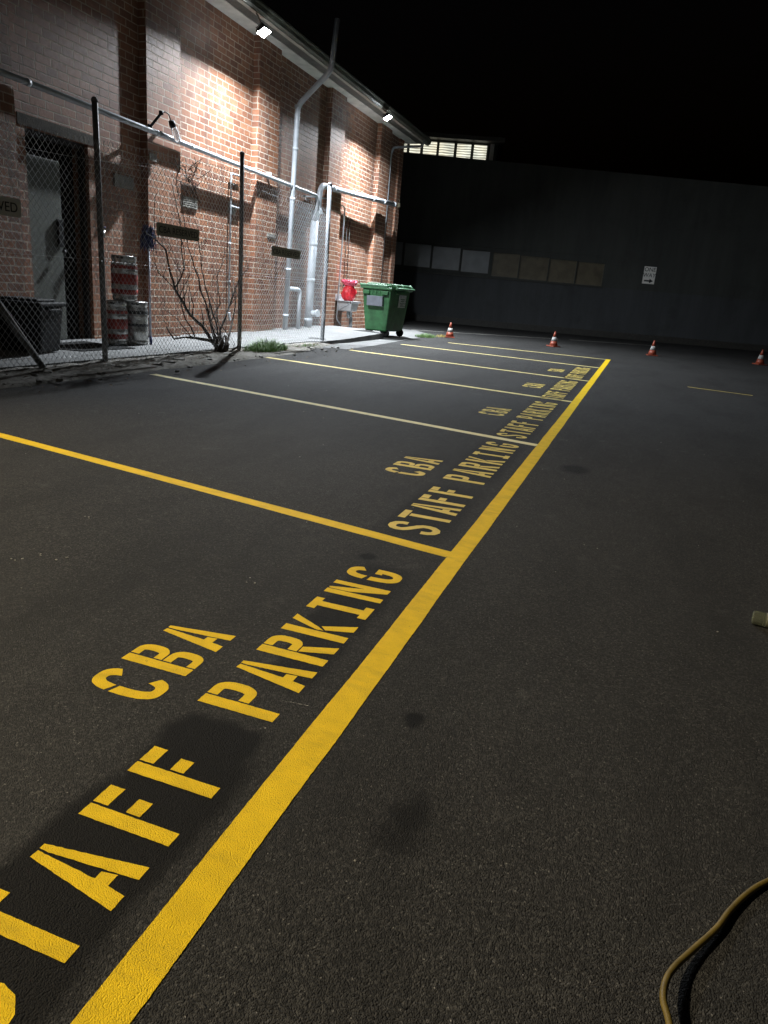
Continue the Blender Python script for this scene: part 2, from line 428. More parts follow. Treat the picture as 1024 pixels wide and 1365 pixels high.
# rough verge between fence and asphalt
bm = bmesh.new(); NX, NY = 16, 300
from mathutils import noise as mnoise
grid = []
for j in range(NY + 1):
    y = -1 + 12.5 * j / NY
    e = -4.58 + .07 * mnoise.noise((0, y * .9, 3)) + .035 * mnoise.noise((0, y * 4, 9)) - (max(0, y - 8.5) / 3.) ** 2 * .38
    row = []
    for i in range(NX + 1):
        s = i / NX; x = PADX - .02 + (e - PADX + .02) * s
        z = .028 * (1 - s) ** .6 + .014 * mnoise.noise((x * 7, y * 7, 0)) * (1 - s * .7) + .007 * mnoise.noise((x * 22, y * 22, 5)) + .012
        z = max(z, .0045) if s < 1 else -.004
        row.append(bm.verts.new((x, y, z)))
    grid.append(row)
for j in range(NY):
    for i in range(NX):
        f = bm.faces.new((grid[j][i], grid[j][i + 1], grid[j + 1][i + 1], grid[j + 1][i])); f.smooth = True
me = bpy.data.meshes.new('verge'); bm.to_mesh(me); bm.free(); me.materials.append(M['verge'])
o = bpy.data.objects.new('verge_path', me); C.objects.link(o); structure(o)

# rubble and dead leaves on the verge
b = MB()
for i in range(190):
    y = random.uniform(2, 11.2); x = random.uniform(-5.16, -4.62) if random.random() < .8 else random.uniform(-4.62, -4.3)
    r = random.choice((.006, .008, .010, .014, .02)) * random.uniform(.7, 1.3)
    b.box((x, y, .016 + r * .6), (r * 2.2, r * 1.6, r * 1.1), Matrix.Rotation(random.uniform(0, PI), 3, 'Z') @ Matrix.Rotation(random.uniform(-.4, .4), 3, 'X'), bevel=r * .3)
for (x, y, sx, sy, a) in ((-4.83, 5.95, .16, .06, .3), (-4.80, 6.75, .22, .08, .5), (-4.88, 7.05, .20, .09, .2), (-4.75, 6.45, .12, .06, 1.0), (-4.92, 8.15, .14, .07, .4), (-4.84, 7.6, .1, .05, .1), (-4.9, 5.1, .12, .07, .8)):
    b.box((x, y, .036), (sx * .62, sy * .7, .02), Matrix.Rotation(a, 3, 'Z') @ Matrix.Rotation(.12, 3, 'X'), bevel=.008)
stuff(b.obj('rubble', M['stone']))
b = MB()
for i in range(420):
    y = random.uniform(2, 11.3); x = random.uniform(-5.18, -4.68) if random.random() < .85 else random.uniform(-4.7, -4.1)
    r = random.uniform(.010, .024); a = random.uniform(0, 2 * PI); z = (.035 if x < -4.7 else .008)
    u = V(math.cos(a), math.sin(a), random.uniform(-.3, .3)) * r; w = V(-math.sin(a), math.cos(a), random.uniform(-.4, .4)) * r * .55
    c = V(x, y, z + random.uniform(.0, .014))
    b.quad(c - u, c - w * .9 + V(0, 0, .004), c + u, c + w + V(0, 0, .004))
stuff(b.obj('dead_leaves', M['leaf']))

# ------------------------------------------------------------------ painted markings
def ribbon(p0, p1, w0, w1=None, z=.0009, jit=.003, seg=.012):
    """a hand-painted line with slightly uneven edges, as a thin sheet"""
    w1 = w1 or w0; p0, p1 = Vector(p0), Vector(p1); d = (p1 - p0); L = d.length; d /= L; nrm = Vector((-d.y, d.x))
    n = max(2, min(1300, int(L / seg))); bm_ = MB(); prev = None; s = random.uniform(0, 99)
    for i in range(n + 1):
        t = i / n; c = p0 + d * L * t + nrm * (.5 * jit * mnoise.noise((t * L * 1.1, s, 4)) * 2)
        hw = (w0 + (w1 - w0) * t) / 2
        a = c + nrm * (hw + jit * mnoise.noise((t * L * 4, s, 0)) + .0010 * mnoise.noise((t * L * 110, s, 2))); e = c - nrm * (hw + jit * mnoise.noise((t * L * 4, s, 7)) + .0010 * mnoise.noise((t * L * 110, s, 5)))
        cur = (bm_.bm.verts.new((a.x, a.y, z)), bm_.bm.verts.new((e.x, e.y, z)))
        if prev: bm_.bm.faces.new((prev[0], prev[1], cur[1], cur[0]))
        prev = cur
    return bm_
XL, XR = -.5585, -.4874
tag(ribbon((-.523, -.6), (-.516, 15.62), .0725, .090, z=.0014, jit=.0022).obj('painted_line', M['yellow']),
    'broad bright yellow line running along the outer ends of all the bays', 'road marking')
bay = [(-4.6, 3.335, -.556, 2.605, 'long yellow bay line nearest the camera, below the first large lettering', 'yellow', .072),
       (-4.44, 5.975, -.556, 5.165, 'palest bay line, starting beside the verge between the kegs and the bare shrub', 'cream_line', .085),
       (-4.62, 8.60, -.556, 7.93, 'bay line starting beside the grass tuft at the second dark fence post', 'pale_line', .09),
       (-4.40, 11.07, -.556, 10.47, 'bay line starting at the pale apron in front of the fence end', 'pale_line', .09),
       (-4.34, 13.57, -.556, 13.1, 'bay line starting in front of the green bin', 'pale_line', .095),
       (-3.9, 15.55, -.5, 15.55, 'last bay line, the one closing the far end of the bays by the cones', 'pale_line', .10)]
for i, (x0, y0, x1, y1, lab, mt, w) in enumerate(bay):
    tag(ribbon((x0, y0), (x1, y1), w, z=.0009, jit=.0035).obj('painted_line', M[mt]), lab, 'road marking', 'lines between the parking bays')
tag(ribbon((.78, 11.35), (1.62, 11.13), .05, jit=.012).obj('painted_line', M['yellow_far']), 'short worn yellow dash alone on the dark asphalt', 'road marking')
b = MB()
tag(ribbon((-5.9, 19.3), (-2.3, 22.75), .07, jit=.02, z=.002).obj('painted_line', M['white_line']), 'faint whitish worn line in front of the long dark wall, behind the first two cones', 'road marking')
tag(ribbon((-2.0, 23.0), (.6, 24.9), .07, jit=.02, z=.002).obj('painted_line', M['white_line']), 'faint whitish worn line at the wall foot, below the one way sign', 'road marking')

b = ribbon((-.673, 1.385), (-.600, 1.394), .004, .002, z=.0012, jit=.004, seg=.004)
tag(b.obj('chalk_scratch', M['white_line']), 'faint whitish scratch on the asphalt beside the broad yellow line, by the big letter P', 'scratch')
b = MB()
for i in range(150):
    x = random.uniform(-4.4, 1.6); y = random.uniform(.6, 12); r_ = random.choice((.0016, .0022, .003)) * random.uniform(.6, 1.2)
    b.box((x, y, r_ * .5), (r_ * 2, r_ * 1.5, r_), Matrix.Rotation(random.uniform(0, PI), 3, 'Z'), bevel=r_ * .25)
for x, y in ((-1.83, 1.82), (-1.76, 1.83), (-1.96, 2.23), (-1.86, 1.75), (-1.08, 1.99)):
    for k in range(3):
        r_ = random.uniform(.002, .0045); b.box((x + random.uniform(-.03, .03), y + random.uniform(-.02, .02), r_ * .4), (r_ * 2, r_ * 1.4, r_ * .8), Matrix.Rotation(random.uniform(0, PI), 3, 'Z'), bevel=r_ * .2)
stuff(b.obj('grit', M['stone']))

# stencil glyphs in a 1 x 2 box (u to the right, v up)
def stroke(pts, th):
    pts = [Vector(p) for p in pts]; L, R = [], []
    for i, p in enumerate(pts):
        a = pts[max(0, i - 1)]; e = pts[min(len(pts) - 1, i + 1)]; d = (e - a).normalized(); n = Vector((-d.y, d.x))
        L.append(p + n * th / 2); R.append(p - n * th / 2)
    return [tuple(q) for q in L] + [tuple(q) for q in reversed(R)]
def sup(cx, cy, rx, ry, a0, a1, n=14, e=2.7):
    o_ = []
    for i in range(n + 1):
        a = math.radians(a0 + (a1 - a0) * i / n); c, s = math.cos(a), math.sin(a)
        o_.append((cx + rx * math.copysign(abs(c) ** (2 / e), c), cy + ry * math.copysign(abs(s) ** (2 / e), s)))
    return o_
def bowl(v0, v1, u0=.38, u1=1.0, th=.28):
    h = (v1 - v0) / 2; c = (v0 + v1) / 2
    outer = [(u0, v1)] + sup(u1 - .36, c, .36, h, 90, -90, 12, 2.4) + [(u0, v0)]
    inner = [(u0, v0 + th)] + sup(u1 - .36 , c, .36 - .30, h - th, -90, 90, 8, 2.4) + [(u0, v1 - th)]
    return outer + inner
def ring(a0, a1, th=.30):
    return sup(.5, 1.0, .5, 1.0, a0, a1, 26, 2.8) + sup(.5, 1.0, .5 - th, 1.0 - th, a1, a0, 26, 2.6)
G = {
 'F': [[(0, 0), (.34, 0), (.34, 2), (0, 2)], [(.40, 1.66), (.92, 1.66), (.92, 2), (.40, 2)], [(.40, .92), (.80, .92), (.80, 1.24), (.40, 1.24)]],
 'T': [[(0, 1.70), (1, 1.70), (1, 2), (0, 2)], [(.34, 0), (.66, 0), (.66, 1.64), (.34, 1.64)]],
 'A': [[(0, 0), (.33, 0), (.39, .38), (.64, .38), (.60, .68), (.43, .68), (.53, 1.98), (.36, 2)], [(.70, 0), (1.0, 0), (.70, 2), (.58, 2), (.57, 1.78)]],
 'P': [[(0, 0), (.33, 0), (.33, 2), (0, 2)], bowl(.86, 2)],
 'R': [[(0, 0), (.33, 0), (.33, 2), (0, 2)], bowl(.98, 2), [(.40, .94), (.68, .94), (1.02, 0), (.68, 0)]],
 'K': [[(0, 0), (.33, 0), (.33, 2), (0, 2)], [(.38, 1.05), (.40, .82), (.56, 1.08), (1.0, 2), (.70, 2)], [(.44, .80), (.68, 0), (1.04, 0), (.62, 1.0)]],
 'I': [[(.12, 0), (.88, 0), (.88, .28), (.66, .28), (.66, 1.72), (.88, 1.72), (.88, 2), (.12, 2), (.12, 1.72), (.34, 1.72), (.34, .28), (.12, .28)]],
 'N': [[(0, 0), (.29, 0), (.29, 2), (0, 2)], [(.33, 2), (.33, 1.2), (.67, .0), (.71, 0), (.71, 2), (.98, 2), (.98, 0), (.72, 0), (.70, .72), (.46, 2)][:5][:0] + [(.33, 1.95), (.33, 1.25), (.70, .02), (1.0, 0), (1.0, 2), (.74, 2), (.74, .85), (.44, 2)]],
 'G': [ring(28, 170), ring(178, 352)[:0] + sup(.5, 1., .5, 1., 178, 350, 26, 2.8) + [(1.0, 1.02), (.58, 1.02), (.58, .76), (.70, .76)] + sup(.5, 1., .2, .7, 330, 178, 20, 2.6)],
 'C': [ring(30, 165), ring(172, 332)],
 'B': [[(0, 0), (.33, 0), (.33, 2), (0, 2)], bowl(1.03, 2, u1=.97, th=.25), bowl(0, .98, u1=1.02, th=.25)],
 'S': [stroke([(.86, 1.36), (.85, 1.58), (.76, 1.76), (.58, 1.85), (.38, 1.84), (.22, 1.74), (.16, 1.56), (.18, 1.38), (.30, 1.22), (.50, 1.06), (.70, .90), (.82, .74), (.85, .54), (.80, .34), (.64, .18), (.44, .14), (.26, .22), (.16, .40), (.14, .64)], .30)],
}
def densify(poly, step):
    out = []
    for a, e in zip(poly, poly[1:] + poly[:1]):
        a, e = Vector(a), Vector(e); n = max(1, int((e - a).length / step))
        out += [a + (e - a) * i / n for i in range(n)]
    return out
def word(txt, ys, w, xbot, xtop, seed):
    """letters read along +y with their tops towards -x; world coordinates"""
    b_ = MB()
    for ch, y in zip(txt, ys):
        for pl in G[ch]:
            q = []
            for p in densify(pl, .08):
                x = xbot + (xtop - xbot) * p.y / 2; yy = y + w * p.x
                q.append((x + .0010 * mnoise.noise((x * 130, yy * 110, seed)), yy + .0012 * mnoise.noise((x * 130, yy * 110, seed + 5))))
            b_.flat(q, .0009)
    return b_
# nearest bay
ord_ = ['first, largest', 'second', 'third', 'fourth', 'fifth']
desc = ['largest yellow stencilled CBA STAFF PARKING lettering, in the bay nearest the camera',
        'stencilled CBA STAFF PARKING lettering just beyond the long yellow bay line',
        'stencilled CBA STAFF PARKING lettering in the bay reaching back to the bare shrub',
        'stencilled CBA STAFF PARKING lettering in the bay reaching back to the galvanised end post',
        'smallest CBA STAFF PARKING lettering, in the bay reaching back to the green bin']
for k in range(5):
    t = thing('painted_lettering', desc[k], 'road marking', (0, 0, 0), 0, 'CBA STAFF PARKING lettering, once in each bay')
    mt = M['yellow'] if k == 0 else M['yellow_far']
    if k == 0:
        word('STAFF', [.470, .592, .725, .876, 1.014], .098, -.631, -.828, 1).obj('lettering', mt, t, tri=True)
        word('PARKING', [1.293, 1.432, 1.578, 1.725, 1.885, 2.035, 2.20], .112, -.645, -.846, 2).obj('lettering', mt, t, tri=True)
        word('CBA', [1.232, 1.373, 1.515], .105, -.934, -1.130, 3).obj('lettering', mt, t, tri=True)
    else:
        o = 2.56 * (k - 1); s = random.uniform(-.02, .02)
        word('STAFF', [q + o for q in (2.785, 2.965, 3.125, 3.29, 3.465)], .125, -.662 + s, -.895 + s, k * 9).obj('lettering', mt, t, tri=True)
        word('PARKING', [q + o for q in (3.785, 3.965, 4.15, 4.335, 4.53, 4.735, 4.93)], .128, -.666 + s, -.90 + s, k * 9 + 1).obj('lettering', mt, t, tri=True)
        word('CBA', [q + o for q in (3.735, 3.915, 4.085)], .125, -1.008 + s, -1.24 + s, k * 9 + 2).obj('lettering', mt, t, tri=True)

# ------------------------------------------------------------------ brick building
XF, XW = -6.60, -6.72          # pilaster face, wall face
TOP = 4.74; Y0, Y1 = -4.0, 19.65
bld = thing('brick_building', 'long single storey red brick building with pilasters, eave and pipes behind the wire fence', 'building', (XW, 8, 0))
def part(b_, name, m, label=None, parent=bld, tri=False):
    o_ = b_.obj(name, m, None, tri)
    o_.parent = parent
    o_.matrix_parent_inverse = Matrix.Identity(4)
    # geometry was given in world coordinates: move it into the parent's frame
    base = Vector((0, 0, 0)); q = parent
    mw = Matrix.Identity(4); chain = []
    while q is not None: chain.append(q); q = q.parent
    for q in reversed(chain): mw = mw @ (Matrix.Translation(q.location) @ q.rotation_euler.to_matrix().to_4x4())
    o_.data.transform(mw.inverted())
    if label: o_['label'] = label
    return o_
DY0, DY1, DZ = 6.86, 7.84, 2.36      # doorway
b = MB(); BX = -16.0
b.span((XW - .24, Y0, 0), (XW, DY0, TOP)); b.span((XW - .24, DY1, 0), (XW, Y1, TOP)); b.span((XW - .24, DY0, DZ), (XW, DY1, TOP))
b.span((BX, Y1 - .24, 0), (XW - .243, Y1, TOP)); b.span((BX, Y0, 0), (XW - .243, Y0 + .24, TOP)); b.span((BX - .24, Y0, 0), (BX - .003, Y1, TOP))
part(b, 'wall', M['brick'])
PILS = [8.84 + 2.955 * k for k in range(-4, 4)]
for y in PILS:
    if y > Y1 - .5: continue
    b = MB(); z1 = TOP - .002
    b.span((XW + .001, y, 0), (XF, y + .74, z1))
    part(b, 'pilaster', M['brick'])
b = MB(); b.span((XW + .001, Y1 - .30, 0), (XW + .05, Y1 - .003, TOP - .002))
part(b, 'corner_pier', M['brick'])
# soffit, fascia, gutter, roof
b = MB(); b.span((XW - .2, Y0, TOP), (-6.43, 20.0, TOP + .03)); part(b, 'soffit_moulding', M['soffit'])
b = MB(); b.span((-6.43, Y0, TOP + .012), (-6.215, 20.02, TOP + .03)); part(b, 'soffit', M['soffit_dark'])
b = MB(); b.span((-6.215, Y0, TOP - .012), (-6.19, 20.05, TOP + .16)); part(b, 'fascia', M['gutter_lip'])
b = MB()      # ogee gutter section swept along the eave
sec = [(-6.187, TOP - .002), (-6.12, TOP - .006), (-6.085, TOP + .02), (-6.075, TOP + .075), (-6.06, TOP + .10), (-6.06, TOP + .125), (-6.072, TOP + .125), (-6.09, TOP + .08), (-6.10, TOP + .03), (-6.125, TOP + .008), (-6.187, TOP + .010)]
v0 = [b.bm.verts.new((x, Y0, z)) for x, z in sec]; v1 = [b.bm.verts.new((x, 20.08, z)) for x, z in sec]
for i in range(len(sec)): b.bm.faces.new((v0[i], v0[(i + 1) % len(sec)], v1[(i + 1) % len(sec)], v1[i]))
b.bm.faces.new(v0); b.bm.faces.new(list(reversed(v1)))
gut = part(b, 'gutter', M['gutter'])
b = MB(); b.span((-6.185, Y0, TOP - .020), (-6.125, 20.07, TOP - .008)); part(b, 'gutter_lip', M['gutter_lip'])
b = MB()
for (xa, za, xb, zb) in ((-6.12, TOP + .15, -11.3, TOP + 1.75), (-11.3, TOP + 1.75, -16.5, TOP + .15)):
    b.quad((xa, Y0 - .2, za), (xa, 20.15, za), (xb, 20.15, zb), (xb, Y0 - .2, zb))
    b.quad((xa, Y0 - .2, za + .03), (xa, 20.15, za + .03), (xb, 20.15, zb + .03), (xb, Y0 - .2, zb + .03))
b.quad((-6.12, 20.15, TOP + .15), (-11.3, 20.15, TOP + 1.75), (-16.5, 20.15, TOP + .15), (-16.5, 20.15, TOP + .12), (-6.12, 20.15, TOP + .12))
part(b, 'roof', M['roof'])
# doorway
b = MB()
for a, e in (((XW - 1.6, DY0 - .3, 0), (XW - 1.55, DY1 + .3, 2.6)), ((XW - 1.55, DY0 - .3, 0), (XW - .243, DY0 - .25, 2.6)), ((XW - 1.55, DY1 + .25, 0), (XW - .243, DY1 + .3, 2.6)), ((XW - 1.55, DY0 - .25, 2.55), (XW - .243, DY1 + .25, 2.6))): b.span(a, e)
part(b, 'door_lobby', M['dark'])
door = part(MB().span((XW - .10, DY0 + .0, .06), (XW - .06, DY0 + .56, DZ - .26), bevel=.004), 'door', M['doorleaf'], 'plain grey green door leaf')
b = MB(); b.span((XW - .058, DY0 + .46, 1.15), (XW - .02, DY0 + .54, 1.46), bevel=.004); b.lathe([(.0, 0), (.022, .004), (.024, .03), (.015, .04), (.0, .042)], (XW - .02, DY0 + .51, 1.10), 12, Matrix.Rotation(PI / 2, 3, 'Y'))
part(b, 'lock', M['black'], 'black lock box and knob', door)
b = MB(); b.span((XW - .13, DY0 + .002, .055), (XW - .09 + .02, DY0 - .04 + .04 + .0005, DZ)); b.span((XW - .12, DY1 - .05, .055), (XW - .05, DY1 - .002, DZ)); b.span((XW - .12, DY0 + .02, DZ - .06), (XW - .05, DY1 - .052, DZ - .002))
part(b, 'door_frame', M['dark'])
b = MB(); b.span((XW + .001, DY0 - .1, DZ + .003), (XW + .008, DY1 + .12, DZ + .12)); part(b, 'lintel', M['brick_dark'])

def elbow_pipe(b_, r, pts, bend=.10, n=14):
    """pipe through corner points with rounded elbows and couplings"""
    pts = [Vector(p) for p in pts]; path = [pts[0]]
    for a, c, e in zip(pts, pts[1:], pts[2:]):
        d0 = (c - a).normalized(); d1 = (e - c).normalized(); k = min(bend, (c - a).length * .45, (e - c).length * .45)
        p0, p1 = c - d0 * k, c + d1 * k
        for i in range(7):
            t = i / 6; path.append(p0 * (1 - t) ** 2 + c * 2 * t * (1 - t) + p1 * t ** 2)
    path.append(pts[-1]); b_.tube(path, r, n)
    return b_
def collar(b_, p, d, r, w):
    d = Vector(d).normalized(); p = Vector(p); b_.tube([p - d * w / 2, p + d * w / 2], r, 14)
# wall drain running just in front of the pilasters, big riser, swan-neck and downpipes
b = MB(); elbow_pipe(b, .034, [(-6.535, -3, 2.88), (-6.53, 14.12, 2.655), (-6.56, 14.14, 2.2)], .12)
for y in (3.9, 6.75, 8.95, 9.75, 11.4, 12.9):
    p = V(-6.535 + .005 * (y + 3) / 17.12, y, 2.88 - .225 * (y + 3) / 17.12); collar(b, p, (0, 1, -.015), .038, .05)
part(b, 'drain_pipe', M['pvc'], 'white drain pipe running along the pilasters')
for y in (6.1, 9.0, 12.1): part(MB().span((XF + .001, y, 2.70), (-6.50, y + .03, 2.76)), 'pipe_bracket', M['pvc_grey'])
b = MB(); elbow_pipe(b, .082, [(-6.62, 14.15, .05), (-6.60, 14.2, 2.38)], .1, 18)
for z in (.25, 1.05, 1.75, 2.24): collar(b, (-6.62 + .02 * z / 2.3, 14.15 + .05 * z / 2.3, z), (0, 0, 1), .088, .07)
b.tube([(-6.56, 14.17, .38), (-6.40, 14.11, .40)], .062, 14); b.tube([(-6.42, 14.115, .398), (-6.37, 14.10, .402)], .072, 14)
b.tube([(-6.58, 14.22, 2.34), (-6.47, 14.26, 2.40)], .058, 14)
part(b, 'riser_pipe', M['pvc'], 'thick white riser pipe with a side cap near the ground')
b = MB(); pa = [V(-6.56, 14.27, 2.33), V(-6.56, 14.27, 2.66)] + arc((-6.56, 14.50, 2.68), (0, -1, 0), (0, 0, 1), .22, 0, PI * .55, 10)
pa += [V(-6.545, 14.85, 2.905), V(-6.43, 18.55, 3.065)]
b.tube(pa, .055, 16)
for y in (14.9, 15.9, 17.1, 17.8):
    k = (y - 14.85) / 3.7; collar(b, (-6.545 + .115 * k, y, 2.905 + .16 * k), (.03, 1, .04), .062, .12)
collar(b, (-6.431, 18.52, 3.064), (.03, 1, .04), .061, .07)
part(b, 'overflow_pipe', M['pvc'], 'white swan neck pipe with an open far end')
b = MB(); elbow_pipe(b, .048, [(-6.52, 12.90, .05), (-6.52, 13.06, 4.02), (-5.97, 13.22, 4.62), (-5.97, 13.36, 5.45)], .12)
for z in (.35, 1.2, 2.45, 3.3, 4.0): collar(b, (-6.52, 12.90 + .04 * z, z), (0, .04, 1), .054, .05)
part(b, 'downpipe', M['pvc'], 'white pipe that kinks out past the gutter and rises above the eave')
b = MB(); elbow_pipe(b, .040, [(-6.52, 12.94, .86), (-6.46, 13.36, .84), (-6.46, 13.36, .05)], .07); part(b, 'branch_pipe', M['pvc'])
b = MB(); elbow_pipe(b, .016, [(-6.66, 11.35, 2.57), (-6.66, 11.06, 2.57), (-6.66, 11.05, .42)], .03, 10)
b.tube([(-6.66, 11.055, 2.08), (-6.66, 11.35, 2.08)], .014, 10)
for z in (.9, 1.5, 2.2): collar(b, (-6.66, 11.052, z), (0, 0, 1), .022, .03)
b.box((-6.64, 11.05, .33), (.03, .05, .14), Matrix.Rotation(.3, 3, 'X'), bevel=.006)
part(b, 'conduit', M['pvc'], 'thin white conduit with an elbow at its top')
b = MB(); elbow_pipe(b, .015, [(-6.66, 13.75, 2.60), (-6.62, 15.05, 2.72), (-6.62, 15.78, 2.64), (-6.63, 15.70, .25), (-6.55, 15.8, .12)], .05, 10); part(b, 'conduit', M['pvc_grey'])
for y in (16.15, 16.32): part(MB().tube([(-6.69, y, .95), (-6.69, y - .03, 2.45)], .010, 8), 'conduit', M['dark'], 'thin dark conduit above the sink')
b = MB(); elbow_pipe(b, .030, [(-6.12, 19.55, TOP + .02), (-6.12, 19.50, 4.60), (-6.62, 18.66, 4.40), (-6.65, 18.60, 4.2), (-6.68, 18.60, .1)], .08, 12); part(b, 'downpipe', M['pvc_grey'], 'grey gutter downpipe at the far end of the eave')
for (y, z, w) in ((9.96, 1.985, .42), (11.18, 2.05, .22), (12.35, 1.75, .3)):
    b = MB(); b.span((XW + .001, y - w / 2, z - .08), (XW + .018 if y < 12 else XF + .01, y + w / 2, z + .08))
    if y > 12: 
        b.bm.clear(); b.span((XF + .001, y - w / 2, z - .03), (XF + .018, y + w / 2, z + .03))
    for i in range(5): 
        if y < 12: b.span((XW + .0185, y - w / 2 + .02, z - .065 + i * .03), (XW + .028, y + w / 2 - .02, z - .052 + i * .03))
    part(b, 'vent', M['terracotta'])
b = MB(); b.span((XW + .001, 8.28, 1.97), (XW + .03, 8.66, 2.12), bevel=.004); part(b, 'meter_plate', M['terracotta'])
b = MB(); b.span((XF + .001, 8.86, 2.38), (XF + .012, 9.02, 2.47)); part(b, 'meter_plate', M['terracotta'])
b = MB(); b.box((-6.64, 19.52, 3.16), (.07, .09, .12), bevel=.02); b.tube([(-6.65, 19.52, 3.2), (-6.62, 19.50, 3.30)], .008, 8); part(b, 'bell_box', M['timber'])

# floodlights under the eave ------------------------------------------------
def floodlight(y, z, label, led, col, p_wall, p_yard, aim, spot=1.9, p_foot=0, soft=.025):
    t = thing('floodlight', label, 'floodlight', (-6.03, y, z), 0, 'floodlights mounted along the eave')
    b_ = MB(); b_.tube([(-.13, .0, .262), (-.06, .0, .16), (.0, .0, .06)], .011, 8); b_.box((-.14, 0, .262), (.06, .08, .012))
    b_.obj('bracket', M['gutter_lip'], t)
    rot = Matrix.Rotation(-math.radians(30), 3, 'Y')
    b_ = MB(); b_.box((0, 0, .02), (.15, .20, .045), rot, bevel=.008)
    for i in range(6): b_.box(rot @ V(-.055 + .022 * i, 0, .05) + V(0, 0, .02), (.006, .17, .025), rot)
    b_.obj('housing', M['dark'], t)
    b_ = MB(); b_.box(rot @ V(0, 0, -.029) + V(0, 0, .02), (.14, .19, .006), rot); b_.obj('led_panel', led, t)
    n = rot @ V(0, 0, -1)
    base = V(-6.03, y, z + .02)
    if p_wall:
        L = bpy.data.lights.new('floodlight_lamp', 'AREA'); L.shape = 'RECTANGLE'; L.spread = math.radians(172); L.size = .05; L.size_y = .07; L.energy = p_wall; L.color = col
        o_ = bpy.data.objects.new('floodlight_lamp', L); C.objects.link(o_); o_.location = base + n * .045
        o_.rotation_euler = n.to_track_quat('-Z', 'Y').to_euler()
    beams = [(p_yard, aim, spot, .8)]
    for pw, am, sz, bl in beams:
        L = bpy.data.lights.new('floodlight_beam', 'SPOT'); L.energy = pw; L.color = col; L.spot_size = sz; L.spot_blend = bl; L.shadow_soft_size = soft
        o_ = bpy.data.objects.new('floodlight_beam', L); C.objects.link(o_); o_.location = base + n * .05
        o_.rotation_euler = (Vector(am) - o_.location).to_track_quat('-Z', 'Y').to_euler()
    if p_foot:      # wall-grazing optic of the same lamp: most of its light goes steeply down the wall
        L = bpy.data.lights.new('floodlight_grazer', 'SPOT'); L.energy = p_foot; L.color = col; L.spot_size = math.radians(128); L.spot_blend = .75; L.shadow_soft_size = soft
        L.use_nodes = True; lt = L.node_tree; em = lt.nodes['Emission']
        tc = lt.nodes.new('ShaderNodeTexCoord'); sx = lt.nodes.new('ShaderNodeSeparateXYZ'); lt.links.new(tc.outputs['Normal'], sx.inputs[0])
        def mt(op, a, b):
            x = lt.nodes.new('ShaderNodeMath'); x.operation = op
            for i_, v_ in ((0, a), (1, b)):
                if isinstance(v_, (int, float)): x.inputs[i_].default_value = v_
                else: lt.links.new(v_, x.inputs[i_])
            return x.outputs[0]
        zz = mt('MULTIPLY', sx.outputs[2], sx.outputs[2]); xx = mt('MULTIPLY', sx.outputs[0], sx.outputs[0])
        lt.links.new(mt('POWER', mt('DIVIDE', zz, mt('ADD', zz, xx)), 12), em.inputs['Strength'])
        o_ = bpy.data.objects.new('floodlight_grazer', L); C.objects.link(o_); o_.location = base + n * .05
    return t
COOL = (.86, .93, 1.0); WARM = (1.0, .85, .60)
floodlight(10.84, 4.47, 'lit white floodlight on the eave above the second dark fence post', M['led_cool'], COOL, 520, 1300, (-3.0, 10.9, 0), 1.62, 2150)
floodlight(16.45, 4.58, 'lit white floodlight on the eave above the green bin', M['led_cool'], COOL, 520, 2200, (-4.2, 16.6, 0), 1.75, 2150)
floodlight(-.6, 4.5, 'warm floodlight of the same row beyond the picture edge, on the eave near the camera', M['led_warm'], WARM, 0, 3500, (-2.3, 1.1, 0), 1.30, 0, .11)

# bulkhead jar lamp on its arm
t = thing('jar_lamp', 'unlit glass jar lamp on a curved black arm above the wall drain pipe', 'wall lamp', (XF, 8.86, 2.76))
b = MB(); b.box((.0, .03, .02), (.03, .07, .07), bevel=.005)
b.tube([(.01, .02, .02), (.13, .10, .20)], .017, 8); b.lathe([(.0, 0), (.03, .005), (.03, .05), (.0, .055)], (.13, .10, .18), 12)
b.tube([(.13, .10, .20), (.15, .16, .235), (.155, .23, .22), (.158, .29, .14)], .008, 8)
b.obj('arm', M['black'], t)
ax = Vector((.0, .55, -.75)).normalized().to_track_quat('Z', 'Y').to_matrix()
b = MB(); b.lathe([(.0, 0), (.04, .005), (.045, .05), (.04, .08), (.0, .082)], (.158, .28, .155), 16, ax); b.obj('lamp_holder', M['black'], t)
b = MB(); b.lathe([(.0, .082), (.038, .084), (.045, .12), (.045, .24), (.03, .28), (.0, .285)], (.158, .28, .155), 18, ax); b.obj('glass_jar', M['glass'], t)

